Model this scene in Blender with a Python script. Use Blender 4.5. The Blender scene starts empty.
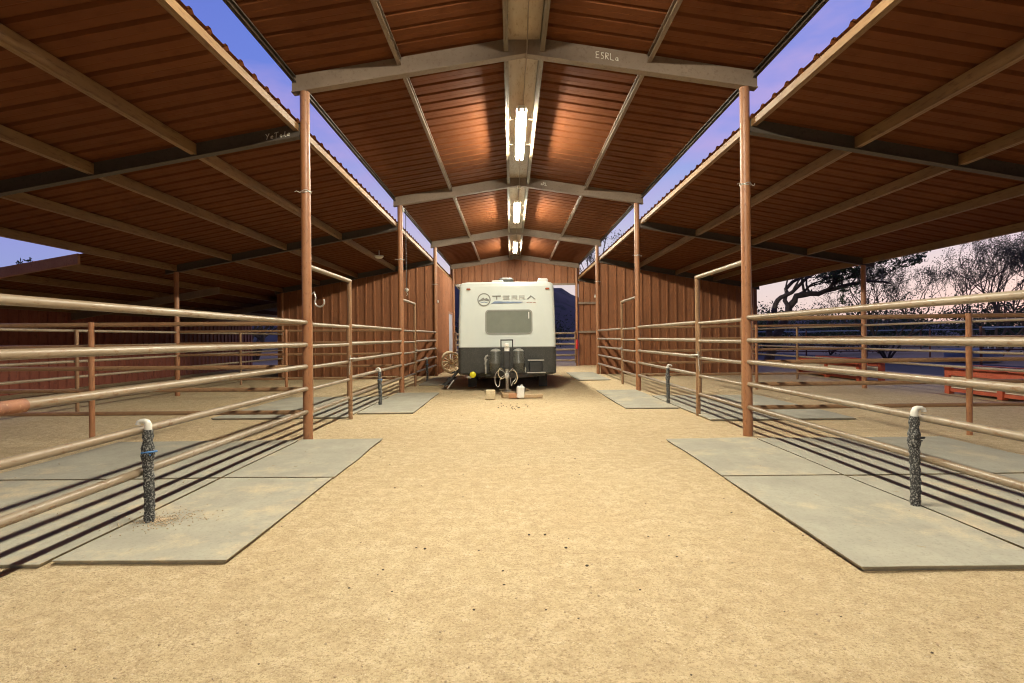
import bpy, math, random
from mathutils import Vector, Matrix, noise as mnoise

R = random.Random(11)
PI = math.pi
scn = bpy.context.scene
COL = scn.collection

# ------------------------------------------------------------------ materials
def new_mat(name):
    m = bpy.data.materials.new(name); m.use_nodes = True
    nt = m.node_tree; nt.nodes.clear()
    out = nt.nodes.new('ShaderNodeOutputMaterial')
    b = nt.nodes.new('ShaderNodeBsdfPrincipled')
    nt.links.new(b.outputs[0], out.inputs[0])
    return m, nt, b

def pos_node(nt, scale=None):
    g = nt.nodes.new('ShaderNodeNewGeometry')
    if scale is None: return g.outputs['Position']
    mp = nt.nodes.new('ShaderNodeMapping'); mp.inputs['Scale'].default_value = scale
    nt.links.new(g.outputs['Position'], mp.inputs[0]); return mp.outputs[0]

def noise_node(nt, vec, scale, detail=4, rough=.6):
    n = nt.nodes.new('ShaderNodeTexNoise'); n.inputs['Scale'].default_value = scale
    n.inputs['Detail'].default_value = detail; n.inputs['Roughness'].default_value = rough
    nt.links.new(vec, n.inputs['Vector']); return n.outputs['Fac']

def ramp(nt, fac, stops):
    r = nt.nodes.new('ShaderNodeValToRGB'); e = r.color_ramp.elements
    while len(e) > 1: e.remove(e[0])
    for i, (p, c) in enumerate(stops):
        el = e[0] if i == 0 else e.new(p)
        el.position = p; el.color = (*c, 1) if len(c) == 3 else c
    nt.links.new(fac, r.inputs[0]); return r.outputs[0]

def mixc(nt, fac, a, b, mode='MIX'):
    m = nt.nodes.new('ShaderNodeMix'); m.data_type = 'RGBA'; m.blend_type = mode
    for s, v in ((m.inputs[0], fac), (m.inputs[6], a), (m.inputs[7], b)):
        if hasattr(v, 'is_output'): nt.links.new(v, s)
        elif isinstance(v, (int, float)): s.default_value = v
        else: s.default_value = (*v, 1)
    return m.outputs[2]

def bump(nt, b, h, strength=.3, dist=.01):
    n = nt.nodes.new('ShaderNodeBump'); n.inputs['Strength'].default_value = strength
    n.inputs['Distance'].default_value = dist
    nt.links.new(h, n.inputs['Height']); nt.links.new(n.outputs[0], b.inputs['Normal'])

def worn(name, c1, c2, c3=None, scale=6, stretch=(1, 1, 1), rough=.55, metal=0, lo=.42, hi=.66, bmp=0, fine=40, spec=.5):
    """base colour c1 with blotches of c2 and fine specks of c3"""
    m, nt, b = new_mat(name)
    v = pos_node(nt, stretch)
    f = noise_node(nt, v, scale, 5, .65)
    col = ramp(nt, f, [(lo, c1), (hi, c2)])
    f2 = noise_node(nt, v, fine, 3, .6)
    if c3:
        k = ramp(nt, f2, [(.56, (0, 0, 0)), (.68, (1, 1, 1))])
        col = mixc(nt, k, col, c3)
    nt.links.new(col, b.inputs['Base Color'])
    rr = nt.nodes.new('ShaderNodeMapRange'); nt.links.new(f2, rr.inputs[0])
    rr.inputs[3].default_value = rough - .12; rr.inputs[4].default_value = min(1, rough + .15)
    nt.links.new(rr.outputs[0], b.inputs['Roughness'])
    b.inputs['Metallic'].default_value = metal
    b.inputs['Specular IOR Level'].default_value = spec
    if bmp: bump(nt, b, f2, bmp, .004)
    return m

def plain(name, c, rough=.5, metal=0, var=.12, scale=14):
    return worn(name, tuple(x*(1-var) for x in c), tuple(min(1, x*(1+var)) for x in c), None, scale, rough=rough, metal=metal)

def emit(name, c, s):
    m = bpy.data.materials.new(name); m.use_nodes = True; nt = m.node_tree; nt.nodes.clear()
    o = nt.nodes.new('ShaderNodeOutputMaterial'); e = nt.nodes.new('ShaderNodeEmission')
    e.inputs[0].default_value = (*c, 1); e.inputs[1].default_value = s
    nt.links.new(e.outputs[0], o.inputs[0]); return m

M = {}
M['roof'] = worn('roof_red', (.108, .0335, .0105), (.124, .040, .0125), (.098, .030, .0095), .7, (1, 1, 1), rough=.7, fine=5, spec=.1)
M['wall'] = worn('wall_red', (.215, .086, .038), (.27, .112, .052), (.165, .068, .036), 1.4, (1.5, 1.5, .4), rough=.55, fine=14, spec=.25)
M['old_wall'] = worn('neighbour_red', (.24, .07, .042), (.30, .092, .055), (.17, .05, .034), 1.6, (1, 1, .5), rough=.6, fine=12)
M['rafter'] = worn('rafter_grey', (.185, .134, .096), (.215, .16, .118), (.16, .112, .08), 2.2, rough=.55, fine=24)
M['shed_rafter'] = worn('shed_rafter_shaded', (.050, .038, .028), (.064, .048, .036), (.042, .03, .022), 2.2, rough=.55, fine=24)  # rafter steel with the shade under the sheds put into its darker colour
M['purlin'] = worn('purlin_tan', (.175, .095, .036), (.22, .125, .052), (.125, .058, .024), 1.8, (2, .35, 2), rough=.5, fine=18)
M['ridge'] = worn('ridge_tan', (.36, .27, .19), (.42, .33, .24), (.28, .2, .13), 1.8, (2, .5, 2), rough=.5, fine=16)
M['ridge_purlin'] = worn('ridge_purlin', (.13, .095, .06), (.16, .12, .08), (.1, .07, .045), 1.8, (2, .5, 2), rough=.6, fine=16)
M['post'] = worn('post_rust', (.285, .12, .05), (.34, .16, .078), (.21, .085, .038), 2.2, (1, 1, .35), rough=.42, fine=40, bmp=.08)
M['rail'] = worn('rail_tan', (.205, .152, .098), (.27, .22, .16), (.175, .10, .052), 1.6, (1, .45, 1), rough=.34, fine=34, bmp=.06)
M['rail_brown'] = worn('rail_brown', (.265, .155, .08), (.23, .12, .058), (.185, .09, .045), 1.6, (.5, 1, 1), rough=.4, fine=34, bmp=.06)
M['rust'] = worn('rust_dark', (.24, .10, .05), (.16, .065, .04), (.3, .16, .09), 9, rough=.7, bmp=.3)
M['mat'] = worn('stall_mat', (.37, .36, .30), (.43, .415, .34), (.43, .39, .305), 1.3, rough=.85, fine=3.1, spec=.25)
M['mat2'] = worn('stall_mat_dusty', (.38, .365, .30), (.45, .42, .33), (.48, .42, .31), 1.1, rough=.88, fine=2.2, spec=.2)
def mat_rubber(name, c1, c2, dust, lo, seed):
    m, nt, b = new_mat(name)
    v = pos_node(nt, (1, 1, 1)); v2 = pos_node(nt, (2.2, 1.1, 1))
    c = ramp(nt, noise_node(nt, v, 1.7+seed, 6, .65), [(.36, c1), (.64, c2)])
    c = mixc(nt, ramp(nt, noise_node(nt, v2, 2.3, 6, .7), [(.34, (.3, .3, .3)), (.54, (0, 0, 0))]), c, tuple(x*.75 for x in c1))
    c = mixc(nt, ramp(nt, noise_node(nt, v, 42, 4, .75), [(.34, (.4, .4, .4)), (.48, (0, 0, 0))]), c, tuple(x*.65 for x in c1))
    d = nt.nodes.new('ShaderNodeMath'); d.operation = 'MULTIPLY'
    nt.links.new(ramp(nt, noise_node(nt, v, 1.15+seed, 7, .72), [(lo, (0, 0, 0)), (lo+.13, (.75, .75, .75))]), d.inputs[0])
    nt.links.new(ramp(nt, noise_node(nt, v, 85, 3, .7), [(.40, (.35, .35, .35)), (.56, (1, 1, 1))]), d.inputs[1])
    c = mixc(nt, d.outputs[0], c, dust)
    nt.links.new(c, b.inputs['Base Color']); b.inputs['Roughness'].default_value = .85; b.inputs['Specular IOR Level'].default_value = .25
    bump(nt, b, noise_node(nt, v, 60, 4, .7), .25, .006)
    return m
M['mat'] = mat_rubber('stall_mat', (.315, .298, .243), (.38, .36, .29), (.57, .455, .30), .55, .0)
M['mat2'] = mat_rubber('stall_mat_dusty', (.32, .30, .243), (.385, .363, .29), (.58, .46, .295), .51, .35)
M['galv'] = worn('galvanised', (.5, .49, .45), (.6, .58, .54), (.38, .36, .33), 8, rough=.35, metal=.7)
M['white'] = plain('white_enamel', (.8, .79, .75), .4, 0, .04)
M['pvc'] = plain('white_pvc', (.60, .585, .53), .35, 0, .06)
M['black'] = plain('black_metal', (.022, .022, .022), .45, 0, .2)
M['rubber'] = plain('black_rubber', (.02, .02, .02), .8, 0, .25)
M['shell'] = worn('trailer_shell', (.62, .665, .63), (.66, .70, .665), None, 1.6, (1, 1, .4), rough=.32)
M['guard'] = worn('rock_guard', (.032, .031, .027), (.046, .045, .039), (.085, .083, .073), 5, rough=.42, fine=60, bmp=.5)
M['tank'] = worn('tank_cover', (.065, .065, .055), (.10, .098, .085), None, 6, rough=.25)
M['pane'] = plain('trailer_pane', (.21, .225, .185), .12, 0, .06, 3)
M['trim'] = plain('window_trim', (.30, .30, .27), .35, 0, .06)
M['letter'] = plain('grey_lettering', (.20, .20, .185), .4, 0, .04)
M['letter2'] = plain('silver_lettering', (.46, .46, .43), .35, 0, .05)
M['swoosh'] = plain('blue_stripe', (.20, .27, .40), .35, 0, .2, 4)
M['amber'] = plain('marker_lens', (.42, .11, .05), .25, 0, .1)
M['yellow'] = plain('yellow_plastic', (.78, .68, .02), .4, 0, .05)
M['wood'] = worn('weathered_wood', (.42, .29, .16), (.54, .39, .24), (.26, .16, .09), 7, (1, 1, 6), rough=.8, fine=30, bmp=.3)
M['wood_pale'] = worn('pale_block', (.55, .46, .30), (.64, .55, .38), (.4, .3, .2), 9, rough=.8, bmp=.3)
M['brick'] = worn('brown_block', (.40, .20, .10), (.48, .27, .15), (.3, .15, .08), 9, rough=.85, bmp=.3)
M['redpaint'] = worn('red_paint', (.36, .062, .026), (.42, .085, .035), (.25, .045, .022), 4, rough=.5)
M['cream'] = plain('cream_panel', (.62, .54, .40), .6, 0, .1, 4)
M['door'] = plain('grey_door', (.42, .42, .47), .45, 0, .05, 3)
M['chalk'] = plain('chalk_marks', (.8, .78, .7), .9, 0, .05)
M['blue'] = plain('blue_plastic', (.05, .16, .38), .4, 0, .1)
M['bluegrey'] = plain('pale_blue_paint', (.30, .38, .52), .5, 0, .12)
M['red'] = plain('red_canister', (.55, .03, .025), .35, 0, .06)
M['bark'] = worn('bark', (.085, .06, .045), (.13, .095, .07), None, 7, rough=.9)
M['leaf'] = worn('leaf', (.045, .075, .028), (.075, .10, .04), (.10, .105, .05), 2, rough=.7)
M['leaf_dry'] = worn('leaf_dry', (.095, .11, .07), (.13, .135, .09), (.13, .115, .08), 2, rough=.7)
M['tube'] = emit('lamp_tube', (1.0, .94, .755), 440)
M['dome'] = plain('dome_lens', (.8, .78, .72), .3, 0, .03)

# banded tape wrap on the hydrants
m, nt, b = new_mat('tape_wrap')
v = pos_node(nt, (1, 1, .8))
vo = nt.nodes.new('ShaderNodeTexVoronoi'); vo.inputs['Scale'].default_value = 60
nt.links.new(v, vo.inputs['Vector'])
nf = noise_node(nt, v, 95, 3)
k = ramp(nt, nf, [(.50, (.018, .018, .018)), (.56, (.13, .13, .125)), (.66, (.33, .32, .30))])
nt.links.new(k, b.inputs['Base Color']); b.inputs['Roughness'].default_value = .7
bump(nt, b, nf, .6, .01); M['tape'] = m

# sand of the barn floor and the land around it
m, nt, b = new_mat('decomposed_granite')
v = pos_node(nt)
big = noise_node(nt, v, .35, 6, .6); mid = noise_node(nt, v, 3.2, 6, .7)
fine = noise_node(nt, v, 62, 6, .8); grit = noise_node(nt, v, 130, 3, .7)
c = ramp(nt, mid, [(.33, (.58, .455, .27)), (.55, (.655, .525, .325)), (.72, (.70, .575, .375))])
c = mixc(nt, ramp(nt, big, [(.4, (0, 0, 0)), (.7, (.55, .55, .55))]), c, (.54, .39, .22))
mott = noise_node(nt, v, 11, 5, .7)
c = mixc(nt, ramp(nt, mott, [(.40, (.75, .75, .75)), (.56, (0, 0, 0))]), c, (.50, .375, .225))
c = mixc(nt, ramp(nt, mott, [(.58, (0, 0, 0)), (.74, (.7, .7, .7))]), c, (.74, .62, .43))
c = mixc(nt, ramp(nt, fine, [(.36, (.9, .9, .9)), (.50, (0, 0, 0))]), c, (.30, .20, .11))
c = mixc(nt, ramp(nt, grit, [(.30, (1, 1, 1)), (.40, (0, 0, 0))]), c, (.17, .11, .06))
c = mixc(nt, ramp(nt, grit, [(.60, (0, 0, 0)), (.70, (.9, .9, .9))]), c, (.80, .70, .54))
sep = nt.nodes.new('ShaderNodeVectorMath'); sep.operation = 'LENGTH'; nt.links.new(v, sep.inputs[0])
far = nt.nodes.new('ShaderNodeMapRange'); nt.links.new(sep.outputs['Value'], far.inputs[0])
far.inputs[1].default_value = 30; far.inputs[2].default_value = 90
brush = ramp(nt, noise_node(nt, v, .09, 5), [(.4, (.26, .20, .13)), (.6, (.11, .12, .07))])
c = mixc(nt, far.outputs[0], c, brush)
nt.links.new(c, b.inputs['Base Color']); b.inputs['Roughness'].default_value = .95
b.inputs['Specular IOR Level'].default_value = .15
add = nt.nodes.new('ShaderNodeMath'); add.operation = 'ADD'
mul = nt.nodes.new('ShaderNodeMath'); mul.operation = 'MULTIPLY'; mul.inputs[1].default_value = 3.0
ad2 = nt.nodes.new('ShaderNodeMath'); ad2.operation = 'ADD'; nt.links.new(mid, ad2.inputs[0]); nt.links.new(mott, ad2.inputs[1]); nt.links.new(ad2.outputs[0], mul.inputs[0]); nt.links.new(mul.outputs[0], add.inputs[0]); nt.links.new(fine, add.inputs[1])
bump(nt, b, add.outputs[0], .8, .016); M['sand'] = m
M['asphalt'] = worn('asphalt', (.05, .05, .053), (.065, .065, .068), (.09, .09, .09), 1.2, rough=.9, fine=60)
M['gravel'] = worn('gravel_verge', (.30, .235, .19), (.36, .29, .23), (.2, .15, .12), 2, rough=.95, fine=30)
M['rock'] = worn('mountain_rock', (.10, .085, .085), (.135, .125, .10), (.06, .07, .05), .01, rough=.95, fine=.05)
M['pebble'] = worn('pebble', (.42, .31, .19), (.56, .45, .31), (.22, .15, .1), 40, rough=.9)
M['dung'] = plain('dark_clod', (.06, .04, .025), .95, 0, .3)

# ------------------------------------------------------------------ mesh tools
class MB:
    def __init__(s): s.v = []; s.f = []; s.smooth = []
    def add(s, vs, fs, sm=False):
        o = len(s.v); s.v += [tuple(p) for p in vs]
        for f in fs: s.f.append([i+o for i in f]); s.smooth.append(sm)
    def box(s, x0, y0, z0, x1, y1, z1):
        vs = [(x0,y0,z0),(x1,y0,z0),(x1,y1,z0),(x0,y1,z0),(x0,y0,z1),(x1,y0,z1),(x1,y1,z1),(x0,y1,z1)]
        s.add(vs, [(0,3,2,1),(4,5,6,7),(0,1,5,4),(1,2,6,5),(2,3,7,6),(3,0,4,7)])
    def cbox(s, c, d, rot=None, ch=0.0):
        hx, hy, hz = d[0]/2, d[1]/2, d[2]/2
        vs = []
        if ch <= 0:
            vs = [Vector((x,y,z)) for z in (-hz,hz) for x,y in ((-hx,-hy),(hx,-hy),(hx,hy),(-hx,hy))]
            fs = [(0,3,2,1),(4,5,6,7),(0,1,5,4),(1,2,6,5),(2,3,7,6),(3,0,4,7)]
        else:
            fs = []
            def ring(z, ix):
                a, b2 = hx-ix, hy-ix; k = ch
                return [Vector(p+(z,)) for p in ((-a+k,-b2),(a-k,-b2),(a,-b2+k),(a,b2-k),(a-k,b2),(-a+k,b2),(-a,b2-k),(-a,-b2+k))]
            rs = [ring(-hz, ch), ring(-hz+ch, 0), ring(hz-ch, 0), ring(hz, ch)]
            for r in rs: vs += r
            for j in range(3):
                for i in range(8): fs.append((j*8+i, j*8+(i+1)%8, (j+1)*8+(i+1)%8, (j+1)*8+i))
            fs.append(tuple(range(7,-1,-1))); fs.append(tuple(range(24,32)))
        if rot is not None: vs = [rot @ p for p in vs]
        s.add([p + Vector(c) for p in vs], fs)
    def tube(s, pts, r, n=10, caps=True, r2=None):
        pts = [Vector(p) for p in pts]; N = len(pts)
        up = None; rings = []
        for i, p in enumerate(pts):
            t = (pts[min(i+1,N-1)] - pts[max(i-1,0)]).normalized()
            if up is None:
                up = Vector((0,0,1)) if abs(t.z) < .9 else Vector((1,0,0))
            u = t.cross(up)
            if u.length < 1e-5: u = t.cross(Vector((.3,1,.2)))
            u.normalize(); w = u.cross(t).normalized(); up = w
            rr = r[i] if isinstance(r, (list, tuple)) else (r if r2 is None else r + (r2-r)*i/max(1,N-1))
            rings.append([p + u*math.cos(2*PI*k/n)*rr + w*math.sin(2*PI*k/n)*rr for k in range(n)])
        vs = [q for g in rings for q in g]; fs = []
        for j in range(N-1):
            for i in range(n): fs.append((j*n+i, j*n+(i+1)%n, (j+1)*n+(i+1)%n, (j+1)*n+i))
        s.add(vs, fs, True)
        if caps:
            s.add(rings[0], [tuple(range(n))]); s.add(rings[-1], [tuple(range(n-1,-1,-1))])
    def lathe(s, prof, c, n=16, axis='z'):
        vs = []; fs = []
        for r, h in prof:
            for k in range(n):
                a = 2*PI*k/n; x, y = r*math.cos(a), r*math.sin(a)
                p = (x,y,h) if axis == 'z' else ((x,h,y) if axis == 'y' else (h,x,y))
                vs.append(Vector(p)+Vector(c))
        for j in range(len(prof)-1):
            for i in range(n): fs.append((j*n+i, j*n+(i+1)%n, (j+1)*n+(i+1)%n, (j+1)*n+i))
        s.add(vs, fs, True)
    def ico(s, c, r, sq=(1,1,1)):
        t = (1+5**.5)/2
        vs = [(-1,t,0),(1,t,0),(-1,-t,0),(1,-t,0),(0,-1,t),(0,1,t),(0,-1,-t),(0,1,-t),(t,0,-1),(t,0,1),(-t,0,-1),(-t,0,1)]
        fs = [(0,11,5),(0,5,1),(0,1,7),(0,7,10),(0,10,11),(1,5,9),(5,11,4),(11,10,2),(10,7,6),(7,1,8),(3,9,4),(3,4,2),(3,2,6),(3,6,8),(3,8,9),(4,9,5),(2,4,11),(6,2,10),(8,6,7),(9,8,1)]
        k = r/1.9
        s.add([(c[0]+x*k*sq[0]*R.uniform(.8,1.2), c[1]+y*k*sq[1]*R.uniform(.8,1.2), c[2]+z*k*sq[2]) for x,y,z in vs], fs, True)
    def prism_y(s, prof, y0, y1):               # XZ outline pushed along Y
        n = len(prof)
        s.add([(x,y0,z) for x,z in prof]+[(x,y1,z) for x,z in prof],
              [(i,(i+1)%n,n+(i+1)%n,n+i) for i in range(n)]+[tuple(range(n-1,-1,-1)), tuple(range(n,2*n))])
    def prism_x(s, prof, x0, x1):               # YZ outline pushed along X
        n = len(prof)
        s.add([(x0,y,z) for y,z in prof]+[(x1,y,z) for y,z in prof],
              [(i,(i+1)%n,n+(i+1)%n,n+i) for i in range(n)]+[tuple(range(n-1,-1,-1)), tuple(range(n,2*n))])
    def build(s, name, mat, parent=None, base=None):
        off = Vector((0,0,0)); p = parent
        while p is not None: off += p.location; p = p.parent
        if base is not None: off = Vector(base)
        me = bpy.data.meshes.new(name)
        me.from_pydata([Vector(q)-off for q in s.v], [], s.f)
        me.polygons.foreach_set('use_smooth', s.smooth)
        if not isinstance(mat, (list, tuple)): mat = [mat]
        for q in mat: me.materials.append(q)
        me.update()
        o = bpy.data.objects.new(name, me); COL.objects.link(o)
        if parent is not None: o.parent = parent
        elif base is not None: o.location = base
        return o

def tag(o, label=None, cat=None, group=None, kind=None):
    if label: o['label'] = label
    if cat: o['category'] = cat
    if group: o['group'] = group
    if kind: o['kind'] = kind
    return o

def thing(name, label, cat, loc, group=None):
    o = bpy.data.objects.new(name, None); COL.objects.link(o); o.location = loc
    o.empty_display_size = .2
    return tag(o, label, cat, group)

def copy_tree(o, parent=None):
    c = o.copy(); COL.objects.link(c)
    if parent is not None: c.parent = parent
    for ch in list(o.children): copy_tree(ch, c)
    return c

# ribbed sheet metal: profile offsets along the sheet
PITCH = .305
def rib_profile(L, h=.038, minor=.003):
    pts = [(0.0, 0.0)]; u = 0.0
    while u < L - 1e-6:
        for du, dh in ((.105, 0), (.115, minor), (.125, 0), (.225, 0), (.243, h), (.287, h), (.305, 0)):
            if u+du <= L: pts.append((u+du, dh))
        u += PITCH
    if pts[-1][0] < L: pts.append((L, 0.0))
    return pts

def deck(mb, x0, z0, x1, z1, y0, y1):
    """sheeting with ribs running from (x0,z0) to (x1,z1), repeated along Y; ribs stand up"""
    d = Vector((x1-x0, 0, z1-z0)).normalized(); n = Vector((-d.z, 0, d.x))
    if n.z < 0: n = -n
    pr = rib_profile(y1-y0)
    vs = []
    for u, h in pr:
        vs.append((x0+n.x*h, y0+u, z0+n.z*h)); vs.append((x1+n.x*h, y0+u, z1+n.z*h))
    mb.add(vs, [(2*i, 2*i+1, 2*i+3, 2*i+2) for i in range(len(pr)-1)])

def ribwall(mb, a, b, zb, zt, side):
    """upright sheeting from a to b (XY); zb / zt are heights or functions of XY; ribs stand out to side"""
    a = Vector(a); b = Vector(b); L = (b-a).length; d = (b-a)/L; n = Vector(side)
    vs = []
    pr = rib_profile(L)
    for u, h in pr:
        p = a+d*u; q = p+n*h
        z0 = zb(p) if callable(zb) else zb; z1 = zt(p) if callable(zt) else zt
        vs.append((q.x,q.y,z0)); vs.append((q.x,q.y,z1))
    mb.add(vs, [(2*i, 2*i+2, 2*i+3, 2*i+1) for i in range(len(pr)-1)])

def cee(xc, ztop, w, dep, flip=1, t=.004, lip=.018):
    """open C purlin outline in XZ"""
    a = xc - flip*w/2; b = xc + flip*w/2; f = flip
    return [(a,ztop),(b,ztop),(b,ztop-lip),(b-f*t,ztop-lip),(b-f*t,ztop-t),(a+f*t,ztop-t),(a+f*t,ztop-dep+t),
            (b-f*t,ztop-dep+t),(b-f*t,ztop-dep+lip),(b,ztop-dep+lip),(b,ztop-dep),(xc+f*.008,ztop-dep),(xc+f*.006,ztop-dep+t*.8),(xc-f*.006,ztop-dep+t*.8),(xc-f*.008,ztop-dep),(a,ztop-dep)]

def text_mesh(txt, name, size, mat, parent, loc, ext=.002, sx=1.0):
    cu = bpy.data.curves.new(name, 'FONT'); cu.body = txt; cu.size = size; cu.extrude = ext
    cu.align_x = 'CENTER'; cu.align_y = 'CENTER'
    t = bpy.data.objects.new(name+'_tmp', cu); COL.objects.link(t)
    dg = bpy.context.evaluated_depsgraph_get()
    me = bpy.data.meshes.new_from_object(t.evaluated_get(dg))
    bpy.data.objects.remove(t); bpy.data.curves.remove(cu)
    me.name = name; me.transform(Matrix.Rotation(PI/2, 4, 'X') @ Matrix.Diagonal((sx, 1, 1, 1)))
    me.materials.clear(); me.materials.append(mat)
    o = bpy.data.objects.new(name, me); COL.objects.link(o); o.parent = parent
    off = Vector((0,0,0)); p = parent
    while p is not None: off += p.location; p = p.parent
    o.location = Vector(loc)-off
    return o

# ------------------------------------------------------------------ measures
XL, XR = -2.66, 3.08                 # post lines either side of the aisle
RX, HALF = .21, 3.02                 # ridge line, half width of the middle roof
FY = [-5.23, 1.04, 7.31, 13.58, 19.85, 26.12]
APEX, SL = 5.22, .162                # rafter top at the ridge, slope
OL, OR = -8.1, 8.56                  # outer post lines of the two sheds
SHT, SSL = 4.12, .18                # shed rafter top at the inner edge, slope
SLX, SRX = -2.73, 3.15               # inner edges of the sheds
RAILZ = [1.53, 1.24, .96, .67, .37]
def mz(x): return APEX - SL*abs(x-RX)
def sz(x): return SHT - SSL*((SLX-x) if x < 0 else (x-SRX))

# ------------------------------------------------------------------ ground
def lines(lo, hi, near, far_):
    a = [lo+near*i for i in range(int((hi-lo)/near)+1)]
    neg = [lo-d for d in far_][::-1]; pos = [a[-1]+d for d in far_]
    return neg+a+pos
g = MB()
xs = lines(-14, 16, .5, [4, 12, 40, 120, 400, 1200, 3500]); ys = lines(-8, 34, .5, [4, 12, 40, 120, 400, 1200, 3500])
for y in ys:
    for x in xs:
        z = 0
        if -14 <= x <= 16 and -8 <= y <= 34:
            z = .022*mnoise.noise(Vector((x*.55, y*.45, 3))) + .010*mnoise.noise(Vector((x*1.7, y*1.7, 8)))
            z -= .012
        else: z = -.012
        g.v.append((x, y, z))
nx = len(xs)
for j in range(len(ys)-1):
    for i in range(nx-1):
        g.f.append([j*nx+i, j*nx+i+1, (j+1)*nx+i+1, (j+1)*nx+i]); g.smooth.append(True)
tag(g.build('ground', M['sand']), kind='structure')

r = MB(); r.box(13.2, -60, -.2, 19.5, 260, .016)
tag(r.build('road', M['asphalt']), kind='structure')
r = MB(); r.box(11.2, -60, -.2, 13.19, 260, .012)
tag(r.build('gravel_path', M['gravel']), kind='structure')

# mountain beyond the barn
mt = MB(); NX, NY = 120, 26
for j in range(NY):
    for i in range(NX):
        x = -900+2000*i/(NX-1); y = 700+700*j/(NY-1)
        ridge = 128*math.exp(-((x+30)/190)**2) + 60*math.exp(-((x+420)/220)**2) + 30*math.exp(-((x-560)/240)**2)
        prof = math.sin(PI*min(1, max(0, j/(NY-1))))
        h = ridge*prof*(1+.16*mnoise.noise(Vector((x*.012, y*.012, 1)))) + 12*prof*mnoise.noise(Vector((x*.04, y*.04, 5)))
        mt.v.append((x, y, max(-2, h-1)))
for j in range(NY-1):
    for i in range(NX-1):
        mt.f.append([j*NX+i, j*NX+i+1, (j+1)*NX+i+1, (j+1)*NX+i]); mt.smooth.append(True)
tag(mt.build('mountain', M['rock']), kind='structure')

# ------------------------------------------------------------------ the barn
barn = thing('horse_barn', 'open rust red steel barn with a raised middle roof and lower side sheds', 'barn', (RX, 10, 0))
def part(mb, name, mat, parent=barn): return mb.build(name, mat, parent)

def scribble(parent, x0, z0, y, pats, s, slope):
    k = MB(); x = x0
    for pat in pats:
        pts = [(x+px*s, y, z0+(x+px*s-x0)*slope+pz*s) for px, pz in pat]
        for p, q in zip(pts, pts[1:]): k.tube([p, q], .0042, 5)
        x += s*(max(px for px, _ in pat)+.25)
    k.build('chalk_marking', M['chalk'], parent)
Gl = {'Y': [(0,1),(.3,.5),(.6,1),(.3,.5),(.15,0)], 'e': [(0,.3),(.4,.3),(.3,.55),(.05,.4),(.05,.1),(.4,0)],
      't': [(.2,.9),(.2,.1),(.35,0)], 'T': [(0,.9),(.7,1),(.35,.95),(.3,0)], 'o': [(.2,0),(0,.25),(.2,.5),(.4,.25),(.2,0)],
      'l': [(0,.1),(.25,.9),(.2,.1),(.4,0)], 'E': [(.5,1),(0,.9),(.05,.5),(.4,.5),(.05,.5),(0,0),(.5,.05)],
      'S': [(.45,.9),(.1,.9),(.1,.55),(.4,.4),(.35,.05),(0,.05)], 'R': [(0,0),(.05,1),(.45,.9),(.4,.55),(.05,.5),(.5,0)],
      'L': [(0,1),(0,.05),(.5,0)], 'a': [(.4,.5),(.1,.45),(.05,.1),(.35,.05),(.4,.5),(.45,0)]}

# posts and rafters
for i, y in enumerate(FY):
    for X in (XL, XR):
        k = MB(); k.tube([(X, y, -.05), (X, y, 4.535)], .062, 18); part(k, 'post', M['post'])
    for X, sg in ((OL, -1), (OR, 1)):
        k = MB(); k.tube([(X, y, -.05), (X, y, sz(X)-.17)], .058, 14); part(k, 'post', M['post'])
    for sg in (-1, 1):
        k = MB(); xe = RX+sg*HALF
        za, zb = APEX, mz(xe)
        out = [(RX, za), (xe, zb), (xe, zb-.205), (RX, za-.225)]
        k.prism_y(out, y-.043, y+.043)
        fl = [(RX, za-.2255), (xe+sg*.002, zb-.2055), (xe+sg*.002, zb-.219), (RX, za-.239)]
        k.prism_y(fl, y-.062, y+.062)
        o = part(k, 'rafter', M['rafter'])
        if i == 2 and sg == 1:
            scribble(o, RX+.93, mz(RX+.93)-.145, y-.046, [Gl[c] for c in 'ESRLa'], .085, -SL)
        if i == 3 and sg == 1:
            scribble(o, RX+.55, mz(RX+.55)-.14, y-.046, [Gl[c] for c in 'aRL'], .075, -SL)
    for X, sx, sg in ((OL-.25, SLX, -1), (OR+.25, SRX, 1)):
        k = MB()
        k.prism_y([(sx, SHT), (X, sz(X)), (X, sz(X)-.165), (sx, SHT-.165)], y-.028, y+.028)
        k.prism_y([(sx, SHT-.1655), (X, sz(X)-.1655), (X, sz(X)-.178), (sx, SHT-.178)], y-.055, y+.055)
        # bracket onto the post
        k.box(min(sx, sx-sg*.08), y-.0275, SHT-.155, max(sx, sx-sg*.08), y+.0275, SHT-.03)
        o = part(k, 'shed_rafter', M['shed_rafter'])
        if i == 2 and sg == -1:
            scribble(o, sx-.43, sz(sx-.43)-.135, y-.031, [Gl[c] for c in 'YeTole'], .075, SSL*.9)

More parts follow.
